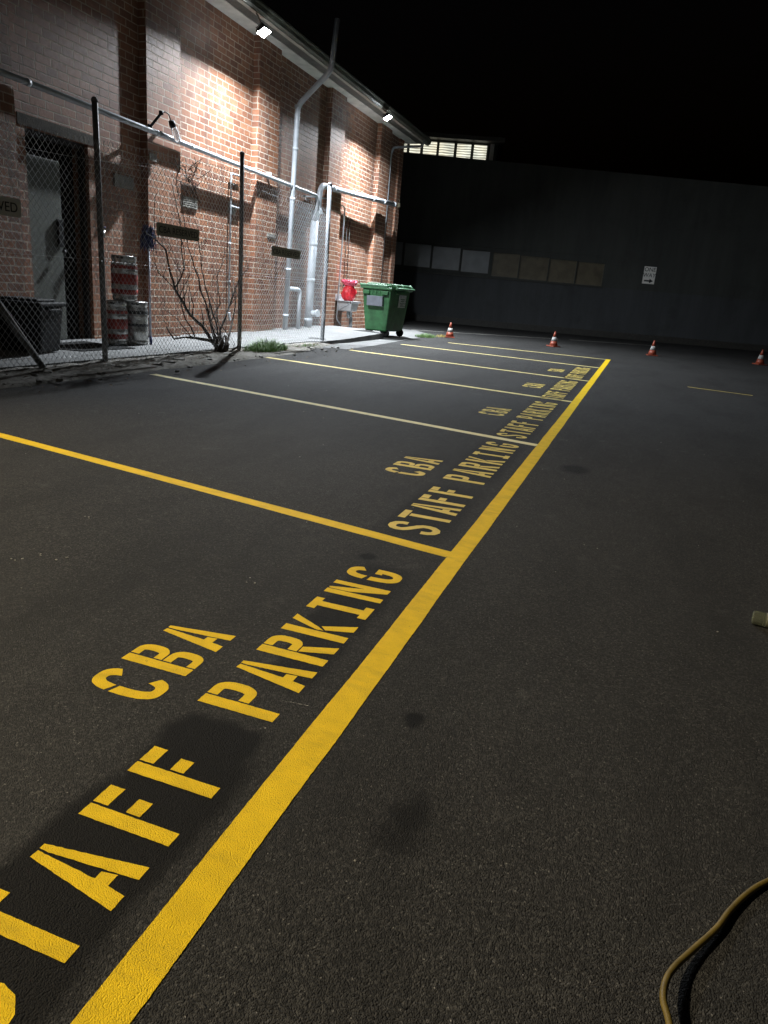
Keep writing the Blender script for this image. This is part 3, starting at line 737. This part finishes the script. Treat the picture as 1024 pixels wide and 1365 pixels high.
# ------------------------------------------------------------------ chain-link fence
FX = -5.14
def topz(y):
    ks = [(3.3, 2.02), (5.3, 1.99), (6.9, 2.12), (9.0, 2.24), (10.0, 2.22), (10.9, 2.14), (11.7, 2.06)]
    for (a, za), (c, zc) in zip(ks, ks[1:]):
        if y <= c: return za + (zc - za) * (y - a) / (c - a)
    return ks[-1][1]
fence = thing('chain_link_fence', 'chain link fence of galvanised diamond mesh on tall bare posts along the brick building', 'fence', (FX, 3.4, 0))
b = MB(); FY0, FY1 = 3.42, 11.56; DW, DH = .067, .074; ZB = .045; sl = DW / DH
def wire(p, q, r=  .0020): 
    p, q = Vector(p), Vector(q); b.tube([p, q], r, 4, cap=False)
n0 = int((FY0 - 2.6) / DW)
for sgn in (1, -1):
    for k in range(int((FY1 - FY0 + 5.5) / DW)):
        y0 = FY0 - 2.75 + k * DW
        segs = []
        z = ZB; pts = []
        N = 34
        for i in range(N + 1):
            zz = ZB + (2.34 - ZB) * i / N; yy = y0 + sgn * (zz - ZB) * sl + (0 if sgn > 0 else 2.75 * 0)
            ok = FY0 <= yy <= FY1 and zz <= topz(min(max(yy, 3.4), 11.6)) + .02
            bow = .018 * mnoise.noise((yy * .8, zz * 1.3, 2)) + .006 * mnoise.noise((yy * 3, zz * 3, 8))
            if ok: pts.append(V(FX + .042 + sgn * .0018 + bow, yy, zz))
        if len(pts) >= 2: b.tube(pts,   .0020, 4, cap=False)
for i in range(int((FY1 - FY0) / DW)):        # twisted barbs along the top edge
    y = FY0 + i * DW + random.uniform(-.008, .008); z = topz(y)
    for s in (-1, 1): b.tube([V(FX + .042, y, z), V(FX + .042 + random.uniform(-.012, .012), y + s * .012, z + .045)],   .0020, 4, cap=False)
part(b, 'wire_mesh', M['galv'], parent=fence)
b = MB()
for z in (.12, 1.02, 1.95):
    pts = [V(FX + .046 + .01 * mnoise.noise((y * .15, z, 1)), FY0 + (FY1 - FY0) * y / 40., z + .02 * mnoise.noise((y * .2, z, 4)) + (topz(FY0 + (FY1 - FY0) * y / 40.) - 2.08 if z > 1.5 else 0)) for y in range(41)]
    b.tube(pts, .0015, 5, cap=False)
part(b, 'line_wire', M['galv'], parent=fence)
for y, h, m, r in ((3.42, 2.45, 'post', .028), (6.14, 2.42, 'post', .028), (8.82, 2.46, 'post', .028), (11.60, 2.52, 'galvpost', .034)):
    b = MB(); b.tube([(FX, y, -.01), (FX, y, .35), (FX, y - .01, h * .6), (FX, y - .03, h)], r, 14); b.lathe([(r + .004, 0), (r + .004, .02), (r * .7, .04), (.0, .045)], (FX, y - .03, h), 14)
    part(b, 'post', M[m], parent=fence)
b = MB(); b.tube([(FX + .01, 5.32, .0), (FX + .01, 3.5, 2.25)], .030, 12); part(b, 'brace', M['post'], parent=fence)

# signs on the fence
def fence_sign(y0, y1, zc, h, label, face='signshaded'):
    w = y1 - y0
    t = thing('parking_sign', label, 'sign', (FX + .055, (y0 + y1) / 2, zc), 0, 'CBA RESERVED signs wired to the fence')
    b_ = MB(); pts = []; r = .02
    for cx, cy, a in ((w / 2 - r, h / 2 - r, 0), (-w / 2 + r, h / 2 - r, 90), (-w / 2 + r, -h / 2 + r, 180), (w / 2 - r, -h / 2 + r, 270)):
        pts += [(cx + r * math.cos(math.radians(a + i * 22.5)), cy + r * math.sin(math.radians(a + i * 22.5))) for i in range(5)]
    b_.poly(pts, 0, .004); me_ = b_.mesh('plate', M[face])
    R = Matrix(((0, 0, 1), (1, 0, 0), (0, 1, 0))).to_4x4()     # local x -> +y, local y -> +z, local z -> +x
    me_.transform(R); o_ = bpy.data.objects.new('plate', me_); C.objects.link(o_); o_.parent = t
    tm = text_mesh('CBA RESERVED', h * .74, 'lettering'); xs = [v.co.x for v in tm.vertices]; k = (w * .90) / (max(xs) - min(xs)); 
    tm.transform(Matrix.Diagonal((k, 1.0, 1, 1))); tm.transform(Matrix.Translation((0, -.004, .0055))); tm.transform(R)
    tm.materials.clear(); tm.materials.append(M['signblack']); o_ = bpy.data.objects.new('lettering', tm); C.objects.link(o_); o_.parent = t
    return t
fence_sign(4.27, 5.10, 1.375, .145, 'palest CBA RESERVED sign, cut by the picture edge so only VED shows', 'signwhite')
fence_sign(6.94, 7.75, 1.405, .132, 'dim CBA RESERVED sign above the bare shrub')
fence_sign(9.55, 10.47, 1.375, .130, 'dim CBA RESERVED sign in front of the kinked white pipe')

# ------------------------------------------------------------------ things behind the fence
def keg(loc, label, band, zs=((.088, .148), (.215, .345), (.412, .455))):
    t = thing('keg', label, 'keg', loc, random.uniform(0, 6), 'steel kegs stacked by the doorway')
    prof = [(.0, .0), (.150, .0), (.165, .008), (.172, .05), (.160, .062), (.178, .085), (.178, .15), (.184, .165), (.184, .185), (.178, .20), (.178, .36), (.184, .375), (.184, .395), (.178, .41), (.178, .47), (.160, .50), (.172, .52), (.172, .565), (.165, .575), (.155, .57), (.150, .52), (.05, .505), (.03, .52), (.0, .52)]
    MB().lathe(prof, (0, 0, 0), 36).obj('barrel', M['steel'], t)
    for z0, z1 in zs:
        b_ = MB(); ri, ro = .1785, .1805
        pr = [(ri, z0), (ro, z0 + .003), (ro, z1 - .003), (ri, z1)]
        rings = []
        for r, z in pr: rings.append([b_.bm.verts.new((r * math.cos(2 * PI * k / 36), r * math.sin(2 * PI * k / 36), z)) for k in range(36)])
        for A, B in zip(rings, rings[1:]):
            for k in range(36): b_.bm.faces.new((A[k], A[(k + 1) % 36], B[(k + 1) % 36], B[k])).smooth = True
        b_.obj('band', M[band], t)
    for a in (0, PI): MB().box((.1735 * math.cos(a), .1735 * math.sin(a), .545), (.006, .10, .022), Matrix.Rotation(a, 3, 'Z')).obj('handle_slot', M['dark'], t)
    for c_ in [q_ for q_ in bpy.data.objects if q_.parent == t]: c_.data.transform(Matrix.Diagonal((.86, .86, .92, 1)))
    return t
keg((-6.12, 7.50, .056), 'red banded steel keg on the ground under the stacked keg, next to the fence post', 'keg_red')
keg((-6.05, 7.81, .056), 'plain steel keg with thin dark bands on the ground beside the mop', 'keg_dark', ((.25, .285), (.412, .455)))
keg((-6.085, 7.66, .586), 'red banded steel keg resting on top of two others', 'keg_red')

t = thing('mop', 'upturned mop with blue strands leaning beside the kegs', 'mop', (-5.93, 7.95, .056))
b = MB(); b.tube([(0, 0, .03), (-.05, .05, 1.28)], .013, 10); b.obj('handle', M['pole'], t)
b = MB(); b.tube([(.002, 0, .0), (-.002, 0, .10)], .018, 10); b.obj('end_grip', M['blue'], t)
b = MB()
for i in range(90):
    a = random.uniform(0, 2 * PI); rr = random.uniform(.015, .065); c = V(-.05, .05, 1.29)
    p1 = c + V(math.cos(a) * rr, math.sin(a) * rr, random.uniform(.06, .16)); p2 = c + V(math.cos(a) * rr * 1.5, math.sin(a) * rr * 1.6, random.uniform(-.05, .08)); p3 = p2 + V(random.uniform(-.02, .02), random.uniform(-.02, .02), -random.uniform(.04, .14))
    b.tube([c, p1, p2, p3], [.008, .007, .006, .005], 5)
b.obj('mop_head', M['blue'], t)

t = thing('rubbish_tub', 'squat black plastic tub with a lid standing by the door', 'bin', (-5.98, 6.02, .056), .25)
b = MB(); b.box((0, 0, .24), (.50, .46, .46), bevel=.02, taper=(.84, .84)); b.obj('body', M['black'], t)
b = MB(); b.box((0, 0, .495), (.55, .51, .045), bevel=.014); b.box((0, 0, .53), (.40, .36, .03), bevel=.012); b.obj('lid', M['black'], t)
for x in (-.285, .285): MB().box((x, 0, .44), (.03, .2, .03), bevel=.008).obj('handle', M['black'], t)
tag(MB().box((-6.30, 5.1, .105), (.22, 2.0, .10), bevel=.012).obj('timber_sleeper', M['timber']), 'dark weathered timber sleeper lying at the wall foot behind the brace', 'timber')
t = thing('wall_tap', 'small dark fitting with a bluish tip on the wall right of the doorway', 'tap', (XW, 7.98, 1.40))
b = MB(); b.lathe([(.0, 0), (.03, .002), (.03, .014), (.012, .018), (.012, .09), (.0, .092)], (0, 0, 0), 12, Matrix.Rotation(PI / 2, 3, 'Y')); b.tube([(.085, 0, .0), (.10, -.02, -.08)], .012, 8); b.obj('spout', M['steel'], t)
b = MB(); b.lathe([(.0, 0), (.035, .004), (.035, .02), (.0, .024)], (.07, 0, .03), 12); b.obj('handle', M['blue'], t)
b = MB(); b.poly([(-6.45, 6.3), (-5.75, 6.5), (-5.7, 7.35), (-6.5, 7.4)], .0565, .064); tag(b.obj('door_mat', M['rubber']), 'flat black rubber mat on the concrete in front of the door', 'mat')

# sink with trap, and the red bag on it
t = thing('wash_sink', 'small stainless steel sink on the wall left of the green bin', 'sink', (XW, 15.95, 0))
b = MB(); d0, d1, w2 = .02, .46, .29
b.span((d0, -w2, .66), (d1, w2, .672)); 
b2 = MB(); b2.box((.25, 0, .555), (.38, .48, .22), bevel=.02, taper=(.8, .85)); b2.obj('bowl', M['sink'], t)
b.span((.001, -w2, .672), (.02, w2, .80)); b.span((d1 - .012, -w2, .63), (d1, w2, .659)); b.obj('worktop', M['sink'], t)
b = MB(); b.tube([(.26, 0, .5), (.26, 0, .36), (.26, .03, .31), (.26, .09, .30), (.26, .13, .34), (.26, .15, .42), (.26, .19, .44), (.26, .21, .40), (.26, .22, .06)], .028, 12); b.tube([(.26, .215, .30), (.26, .22, .06)], .040, 12); b.obj('waste_pipe', M['pvc'], t)
for k in (-1, 1): MB().tube([(.02, .22 * k, .40), (.42, .24 * k, .64)], .010, 8).obj('bracket', M['pvc_grey'], t)
b = MB(); b.tube([(.0, -.05, .98), (.10, -.05, .98), (.16, -.05, .96), (.17, -.05, .90)], .010, 8); b.lathe([(.0, 0), (.022, .003), (.022, .018), (.0, .02)], (.06, -.05, .99), 10); b.obj('tap', M['steel'], t)
bm = bmesh.new()
bmesh.ops.create_icosphere(bm, subdivisions=4, radius=1)
for v in bm.verts:
    p = v.co.copy(); z = p.z; k = 1 - .36 * max(0, z) ** 1.5 + .02 * (1 - z)
    n = 1 + .16 * mnoise.noise(p * 2.2) + .07 * mnoise.noise(p * 6)
    v.co = V(p.x * .165 * k * n, p.y * .165 * k * n, (max(z, -.82) + .82) * .215 * (1 + .08 * mnoise.noise(p * 3)))
for f in bm.faces: f.smooth = True
me = bpy.data.meshes.new('sack'); bm.to_mesh(me); bm.free(); me.materials.append(M['red'])
t = thing('red_bag', 'full red plastic bag with a pink knotted top sitting on the sink', 'bag', (XW + .27, 15.92, .673))
o = bpy.data.objects.new('sack', me); C.objects.link(o); o.parent = t
bm = bmesh.new(); bmesh.ops.create_icosphere(bm, subdivisions=4, radius=1)
for v in bm.verts:
    p = v.co.copy(); n = 1 + .3 * mnoise.noise(p * 3.5) + .18 * mnoise.noise(p * 8)
    v.co = V(p.x * .175 * n, p.y * .165 * n, .375 + .05 * (p.x * p.x + p.y * p.y) + p.z * .070 * n)
for f in bm.faces: f.smooth = True
me = bpy.data.meshes.new('knot'); bm.to_mesh(me); bm.free(); me.materials.append(M['pink'])
o = bpy.data.objects.new('knot', me); C.objects.link(o); o.parent = t

# green wheeled bin ---------------------------------------------------------
t = thing('wheeled_bin', 'large green plastic wheeled bin with a hinged lid and grey front panel', 'bin', (-5.33, 15.34, .008), -.12)
W_, D_ = .68, 1.02; HX = W_ / 2; FY = -D_ / 2
b = MB(); b.box((0, 0, .56), (W_, D_, .88), bevel=.03, taper=(.75, .85)); b.obj('body', M['green'], t)
b = MB(); b.box((0, 0, 1.0), (W_ + .07, D_ + .07, .05), bevel=.015)
for x in (-.22, .22): b.box((x, FY - .02, .91), (.15, .06, .08), bevel=.012)
for x in (-.09, .0, .09): b.box((x, FY + .004, .93), (.014, .03, .10))
b.box((HX + .015, 0, .93), (.05, .6, .06), bevel=.012); b.obj('rim', M['green'], t)
lid = MB()
lid.box((-.06, 0, 1.05), (W_ - .02, D_ + .09, .05), bevel=.02); lid.box((-.08, 0, 1.085), (W_ - .26, D_ - .2, .035), bevel=.015)
lid = lid.obj('lid', M['green_lid'], t)
b = MB()
for y in (-.40, -.05, .40): b.tube([(HX - .08, y, 1.065), (HX + .03, y, 1.09), (HX + .10, y, 1.03)], .020, 8)
b.tube([(HX - .01, FY + .02, 1.08), (HX - .01, -FY - .02, 1.08)], .022, 10); b.tube([(HX + .105, -.46, 1.02), (HX + .105, .46, 1.02)], .018, 10); b.obj('hinge_bar', M['green_lid'], t)
b = MB(); b.box((.0, FY + .005, .74), (.37, .13, .20), Matrix.Rotation(.06, 3, 'X'), bevel=.006); b.obj('label_panel', M['panel'], t)
b = MB(); b.box((HX - .012, .12, .76), (.012, .34, .26), Matrix.Rotation(.095, 3, 'Y')); b.obj('sticker', M['sticker'], t)
b = MB(); q = [(-.13, .09), (.13, .09), (.13, .07), (-.13, .07)]
for i in range(5): b.box((HX - .003, .12, .85 - i * .045), (.006, .26 - .04 * (i % 3), .016), Matrix.Rotation(.095, 3, 'Y'))
b.obj('sticker_print', M['green'], t)
for x in (-.20, .20):
    for y in (-.36, .36):
        b = MB(); b.tube([(x, y, .23), (x, y, .18)], .035, 12); b.box((x, y - .035, .14), (.05, .008, .11)); b.box((x, y + .035, .14), (.05, .008, .11)); cs = b.obj('castor', M['rubber'], t)
        b = MB(); b.lathe([(.0, -.024), (.07, -.024), (.085, -.014), (.085, .014), (.07, .024), (.0, .024)], (x + .02, y, .088), 20, Matrix.Rotation(PI / 2, 3, 'X')); o = b.obj('tyre', M['rubber'], cs)

# traffic cones ------------------------------------------------------------
def cone_profile(z): return .128 - (.128 - .024) * (z - .03) / .40
def make_cone(loc, rz, label):
    S_ = .80
    t = thing('traffic_cone', label, 'traffic cone', loc, rz, 'traffic cones along the far edge')
    b_ = MB(); b_.box((0, 0, .018), (.30, .30, .030), bevel=.008); b_.obj('base', M['orange'], t)
    def band(z0, z1, name, m, d=0, cap=False):
        q = MB(); pr = [(cone_profile(z0) + d, z0), (cone_profile(z1) + d, z1)]
        if cap: pr += [(.0, z1 + .004)]
        q.lathe([(pr[0][0] * .6, z0)] + pr, (0, 0, 0), 24); q.obj(name, m, t)
    band(.033, .17, 'lower_body', M['orange']); band(.17, .285, 'reflective_band', M['coneband'], .002); band(.285, .45, 'upper_body', M['orange'], 0, True)
    for c_ in [q_ for q_ in bpy.data.objects if q_.parent == t]: c_.data.transform(Matrix.Scale(S_, 4))
    return t
bpy.context.view_layer.update()
cone0 = make_cone((-4.37, 17.5, 0), .3, 'orange traffic cone with a white band, closest to the green bin')
dup(cone0, (-1.94, 18.25, 0), .9, 'orange traffic cone beyond the far end of the yellow line, second from the green bin')
dup(cone0, (.36, 18.8, 0), .2, 'dim orange traffic cone standing below the one way sign')
dup(cone0, (2.86, 19.7, 0), .5, 'darkest orange traffic cone, standing alone at the picture edge')

# shrub --------------------------------------------------------------------
t = thing('bare_shrub', 'leafless dark shrub with crooked branches growing at the fence foot', 'shrub', (-5.1, 8.3, 0))
b = MB()
def branch(pts, r0, r1, depth=0):
    pts = [V(*p) for p in pts]; q = []
    for a, c in zip(pts, pts[1:]):
        n = max(2, int((c - a).length / .07))
        q += [a + (c - a) * i / n for i in range(n)]
    q.append(pts[-1]); L = len(q)
    q = [p + V(.02 * mnoise.noise(p * 6), .022 * mnoise.noise(p * 6 + V(5, 0, 0)), .016 * mnoise.noise(p * 6 + V(0, 9, 0))) for p in q]
    rs = [(r0 + (r1 - r0) * i / (L - 1)) * (1 + .25 * mnoise.noise(p * 14)) for i, p in enumerate(q)]
    b.tube(q, [max(.0018, v_ * .78) for v_ in rs], 7)
    if depth < 3:
        for i in range(2, L - 1):
            if random.random() < (.42 if depth == 0 else .34):
                p = q[i]; d = (q[i] - q[i - 1]).normalized()
                d2 = (d * .5 + V(random.uniform(-.5, .5), random.uniform(-.9, .9), random.uniform(.2, .9))).normalized()
                ln = random.uniform(.12, .5) * (1, .6, .4)[depth]; e = p + d2 * ln; mdl = p + d2 * ln * .5 + V(random.uniform(-.03, .03), random.uniform(-.05, .05), random.uniform(-.03, .05))
                branch([p, mdl, e], max(rs[i] * .5, .003), .0018, depth + 1)
Xs = -5.22
for pts, r0, r1 in (
    ([(-5.08, 8.30, -.02), (-5.12, 8.24, .14), (Xs, 7.88, .22), (Xs, 7.42, .22), (Xs, 7.31, .36)], .030, .010),
    ([(-5.08, 8.30, -.02), (Xs, 8.10, .30), (Xs, 7.70, .55), (Xs, 7.46, .80), (Xs, 7.28, 1.22), (Xs, 6.92, 1.36)], .032, .007),
    ([(-5.08, 8.32, -.02), (Xs, 8.22, .40), (Xs, 7.96, .92), (Xs, 7.73, 1.27), (Xs, 7.62, 1.62)], .022, .003),
    ([(-5.08, 8.34, -.02), (Xs, 8.40, .32), (Xs, 8.20, .62), (Xs, 8.0, 1.1), (Xs - .05, 7.95, 1.6)], .018, .003),
    ([(-5.08, 8.34, -.02), (Xs, 8.46, .30), (Xs, 8.70, .62), (Xs, 8.90, .95), (Xs, 9.03, 1.25)], .024, .005),
    ([(-5.08, 8.34, -.02), (Xs + .05, 8.62, .26), (Xs, 8.80, .48), (Xs, 8.86, .8)], .026, .006),
    ([(Xs, 7.46, .80), (Xs, 7.62, 1.0), (Xs, 7.60, 1.4), (Xs, 7.42, 1.9)], .012, .004),
    ([(Xs, 7.88, .24), (Xs, 7.66, .45), (Xs, 7.55, .70), (Xs, 7.80, 1.0)], .012, .003),
    ([(Xs, 8.22, .40), (Xs, 8.45, .62), (Xs, 8.38, .95), (Xs, 8.55, 1.3)], .012, .003),
    ([(Xs, 7.46, .80), (Xs, 7.15, .95), (Xs, 7.05, 1.2)], .010, .003),
    ([(-5.06, 8.25, 0), (-5.0, 8.55, .10), (-5.05, 8.72, .2)], .028, .010)):
    branch(pts, r0, r1)
for i in range(7):       # knotted stump
    a = i * .9; b.tube([V(-5.1 + .05 * math.cos(a), 8.31 + .07 * math.sin(a), -.02), V(-5.12 + .07 * math.cos(a + 1), 8.33 + .11 * math.sin(a + 1), .12), V(-5.14 + .08 * math.cos(a + 2), 8.33 + .16 * math.sin(a + 1.5), .24)], [.03, .024, .008], 8)
b.bm.transform(Matrix.Translation((5.1, -8.3, 0)))
b.obj('branches', M['bark'], t)
b = MB()                 # dense twig tangle caught in the mesh top
for i in range(60):
    c = V(-5.18 + random.uniform(-.08, .06), 7.66 + random.uniform(-.12, .2), 1.96 + random.uniform(-.16, .2)); d = V(random.uniform(-.4, .4), random.uniform(-1, 1), random.uniform(-.8, 1)).normalized() * random.uniform(.06, .22)
    b.tube([c, c + d * .5 + V(0, 0, random.uniform(-.02, .03)), c + d], [.005, .004, .002], 5)
b.bm.transform(Matrix.Translation((5.1, -8.3, 0)))
b.obj('twig_tangle', M['bark'], t)

# grass tufts
def tuft(name, cx, cy, rx, ry, n, hmax, m, label, rot=0):
    b_ = MB()
    for i in range(n):
        a = random.uniform(0, 2 * PI); q = math.sqrt(random.random()); x = rx * q * math.cos(a); y = ry * q * math.sin(a)
        h = hmax * random.uniform(.35, 1) * (1.1 - q * .6); lean = random.uniform(.2, 1.0) * h; la = random.uniform(0, 2 * PI); w = random.uniform(.002, .0045)
        p0 = V(x, y, 0); p1 = p0 + V(math.cos(la) * lean * .35, math.sin(la) * lean * .35, h * .65); p2 = p0 + V(math.cos(la) * lean, math.sin(la) * lean, h * .9)
        s = V(-math.sin(la), math.cos(la), 0) * w
        vs = [b_.bm.verts.new(k) for k in (p0 - s, p0 + s, p1 + s * .8, p1 - s * .8, p2)]
        b_.bm.faces.new((vs[0], vs[1], vs[2], vs[3])); b_.bm.faces.new((vs[3], vs[2], vs[4]))
    o_ = b_.obj(name, m); o_.location = (cx, cy, .006); o_.rotation_euler = (0, 0, rot)
    tag(o_, label, 'grass tuft'); return o_
tuft('grass_tuft', -4.93, 9.2, .19, .55, 1300, .26, M['blade'], 'green grass tuft at the foot of the second dark fence post')
tuft('grass_tuft', -4.95, 10.6, .08, .5, 220, .09, M['blade'], 'thin low grass along the fence foot beside the galvanised end post')
tuft('grass_tuft', -4.72, 16.6, .22, .45, 520, .13, M['blade'], 'green grass tuft on the apron between the green bin and a cone')
tuft('grass_tuft', -4.55, 17.35, .12, .3, 140, .10, M['drygrass'], 'thin yellow dried grass tuft beside the cone closest to the bin')

# cord and bottle at the picture edge
cz = []
for (x_, y_, z0_), z1_ in zip([(.235, .70, .012), (.215, .77, .036), (.201, .84, .05), (.194, .875, .05), (.200, .915, .042), (.216, .958, .03), (.247, 1.014, .018), (.29, 1.085, .010), (.317, 1.139, .007), (.352, 1.196, .0055), (.392, 1.244, .0055), (.47, 1.31, .0055), (.8, 1.45, .0055)],
                              (.008, .016, .022, .024, .022, .017, .011, .008, .0065, .0055, .0055, .0055, .0055)):
    k_ = (.974 - z1_) / (.974 - z0_); cz.append((x_ * k_, y_ * k_, z1_))
P = [V(*p) for p in cz]; path = []
for i in range(1, len(P) - 2):
    for j in range(10):
        s = j / 10; a, c, e, f = P[i - 1], P[i], P[i + 1], P[i + 2]
        path.append(.5 * ((2 * c) + (e - a) * s + (2 * a - 5 * c + 4 * e - f) * s * s + (3 * c - a - 3 * e + f) * s ** 3))
b = MB(); b.tube(path, .0052, 12); tag(b.obj('power_cord', M['cord']), 'dull yellow cord curving over the asphalt at the bottom corner', 'cord')
t = thing('glass_bottle', 'clear greenish glass bottle lying on its side at the picture edge', 'bottle', (.522, 2.515, .0248), -.05)
R = Matrix.Rotation(PI / 2, 3, 'Y')
b = MB(); b.lathe([(.0, 0), (.020, .0), (.024, .005), (.024, .11), (.020, .135), (.011, .16), (.010, .20), (.0, .201)], (0, 0, 0), 24, R); b.obj('glass_body', M['bottleglass'], t)
b = MB(); b.lathe([(.0243, .04), (.0248, .042), (.0248, .095), (.0243, .097)], (0, 0, 0), 24, R); b.obj('paper_label', M['bottlecap'], t)

# ------------------------------------------------------------------ long building at the back
ba = math.atan(.25)
bk = thing('rendered_building', 'long dark rendered building across the back with a strip of windows', 'building', (-5, 27, 0), ba)
def local(b_, name, m, label=None, parent=bk): return b_.obj(name, m, parent, label=label)
b = MB()
holes = [(-4.75, -3.69, 1.88, 2.71), (-3.66, -2.66, 1.87, 2.69), (-2.63, -1.60, 1.85, 2.66), (-1.57, -.54, 1.83, 2.62), (-.44, .51, 1.79, 2.59), (.54, 1.56, 1.77, 2.56), (1.59, 2.54, 1.76, 2.53), (2.57, 3.52, 1.75, 2.51)]
# wall with a long strip opening
S0, S1, ZT = -16, 22, 5.60
b.span((S0, 0, 0), (S1, .3, 1.72)); b.span((S0, 0, 1.72), (-4.80, .3, 2.74)); b.span((3.56, 0, 1.72), (S1, .3, 2.74))
b.span((-4.80, .14, 1.72), (3.56, .3, 2.74))
prof = [(S0, 2.74), (S1, 2.74), (S1, 5.13), (S0, 5.84)]
f0 = [b.bm.verts.new((x, 0, z)) for x, z in prof]; f1 = [b.bm.verts.new((x, .3, z)) for x, z in prof]
b.bm.faces.new(f0); b.bm.faces.new(list(reversed(f1)))
for i in range(len(prof)): b.bm.faces.new((f0[i], f1[i], f1[(i + 1) % len(prof)], f0[(i + 1) % len(prof)]))
# body behind
b.span((S0, .303, 0), (S1, 9, 5.05))
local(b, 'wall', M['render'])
b = MB()
b.span((S0, -.03, 0), (S1, -.002, .22))
local(b, 'joint_trim', M['pframe'])
for i, (x0, x1, z0, z1) in enumerate(holes):
    fm = M['pframe'] if i < 4 else M['pframe2']
    b = MB(); w = .026
    b.span((x0, .06, z0), (x1, .12, z0 + w)); b.span((x0, .06, z1 - w), (x1, .12, z1)); b.span((x0, .06, z0 + w), (x0 + w, .12, z1 - w)); b.span((x1 - w, .06, z0 + w), (x1, .12, z1 - w))
    fr = local(b, 'window', fm)
    b = MB(); b.span((x0 + w, .085, z0 + w), (x1 - w, .10, z1 - w)); local(b, 'pane', M['pane_grey'] if i < 4 else M['pane_brown'], parent=fr)
# wall infill round the windows in the strip
b = MB()
for i, (x0, x1, z0, z1) in enumerate(holes):
    b.span((x0 - .001, .02, 1.722), (x1 + .001, .138, z0 - .001)); b.span((x0 - .001, .02, z1 + .001), (x1 + .001, .138, 2.738))
xs = [-4.799] + [q for h in holes for q in (h[0], h[1])] + [3.559]
for a, e in zip(xs[0::2], xs[1::2]): b.span((a, .02, 1.722), (e, .138, 2.738)) if e - a > .002 else None
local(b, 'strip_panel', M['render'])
b = MB(); b.span((-4.8, -.04, 1.69), (3.56, .019, 1.719)); local(b, 'sill', M['pframe'])
# lit upper storey set behind the parapet
up = []
b = MB(); 
b.span((-8, .82, 5.08), (-1.0, 4.5, 5.66)); b.span((-8, .90, 5.66), (-1.0, 4.5, 6.22)) ; b.span((-1.0, .80, 5.08), (-.72, 4.5, 6.22))
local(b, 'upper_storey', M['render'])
b = MB(); b.span((-8.3, .35, 6.22), (-.5, 4.8, 6.36)); local(b, 'flat_roof', M['pframe'])
b = MB(); b.span((-.97, .74, 5.4), (-.83, .799, 6.215)); local(b, 'corner_post', M['soffit'])
for (x0, x1) in ((-5.0, -4.46), (-4.41, -3.90), (-3.85, -3.42), (-3.36, -2.84), (-2.79, -2.22), (-2.16, -1.62), (-1.56, -1.06)):
    b = MB(); w = .022
    b.span((x0, .80, 5.62), (x1, .86, 5.62 + w)); b.span((x0, .80, 6.16), (x1, .86, 6.16 + w)); b.span((x0, .80, 5.62 + w), (x0 + w, .86, 6.16)); b.span((x1 - w, .80, 5.62 + w), (x1, .86, 6.16))
    fr = local(b, 'window', M['pframe'])
    b = MB(); b.span((x0 + w, .83, 5.62 + w), (x1 - w, .85, 6.16)); local(b, 'pane', M['lit'], 'brightly lit slatted pane', fr)

# one way sign
d = V(math.cos(ba), math.sin(ba), 0); base = V(-5, 27, 0) + d * 5.1
t = thing('one_way_sign', 'white ONE WAY sign with a black arrow on the long dark wall', 'sign', (base.x, base.y, 2.25), ba)
b = MB(); b.box((0, -.02, 0), (.42, .008, .58)); b.obj('plate', M['signwhite'], t)
for txt, z, s in (('ONE', .185, .19), ('WAY', -.005, .19)):
    tm = text_mesh(txt, s, 'lettering'); tm.transform(Matrix.Rotation(PI / 2, 4, 'X')); tm.transform(Matrix.Translation((0, -.026, z)))
    tm.materials.clear(); tm.materials.append(M['signblack']); o = bpy.data.objects.new('lettering', tm); C.objects.link(o); o.parent = t
b = MB(); ar = [(-.15, -.025), (.03, -.025), (.03, -.075), (.16, 0), (.03, .075), (.03, .025), (-.15, .025)]
b.poly(ar, 0, .002); b.bm.transform(Matrix.Translation((0, -.025, -.19)) @ Matrix.Rotation(PI / 2, 4, 'X')); b.obj('arrow', M['signblack'], t)

# ------------------------------------------------------------------ camera
cam = bpy.data.cameras.new('camera'); co = bpy.data.objects.new('camera', cam); C.objects.link(co)
R = Matrix(((0.940056, -0.172634, 0.294096), (0.33095, 0.253802, -0.908877), (0.082261, 0.951726, 0.295722)))
co.matrix_world = Matrix.Translation((0, 0, .97401)) @ R.to_4x4()
cam.sensor_fit = 'VERTICAL'; cam.sensor_height = 36; cam.sensor_width = 27; cam.lens = 951.4357 / 1365 * 36
cam.clip_start = .02; cam.clip_end = 1000
sc.camera = co

# ------------------------------------------------------------------ night sky
w = bpy.data.worlds.new('World'); sc.world = w; w.use_nodes = True
nt = w.node_tree; bg = nt.nodes['Background']
sky = nt.nodes.new('ShaderNodeTexSky'); sky.sky_type = 'NISHITA'; sky.sun_disc = False
sky.sun_elevation = math.radians(-4); sky.sun_rotation = math.radians(200)
nt.links.new(sky.outputs[0], bg.inputs[0]); bg.inputs[1].default_value = .055
sl = bpy.data.lights.new('fill_sun', 'SUN'); sl.energy = .032; sl.angle = math.radians(4); sl.color = (1., .95, .84)  # weak warm sun added as fill for faces the lamps miss
so = bpy.data.objects.new('fill_sun', sl); C.objects.link(so); so.rotation_euler = V(-.62, .62, -.5).to_track_quat('-Z', 'Y').to_euler()
vs = sc.view_settings; vs.view_transform = 'Standard'; vs.look = 'None'; vs.gamma = 1; vs.exposure = 0; vs.use_curve_mapping = False
sc.display_settings.display_device = 'sRGB'
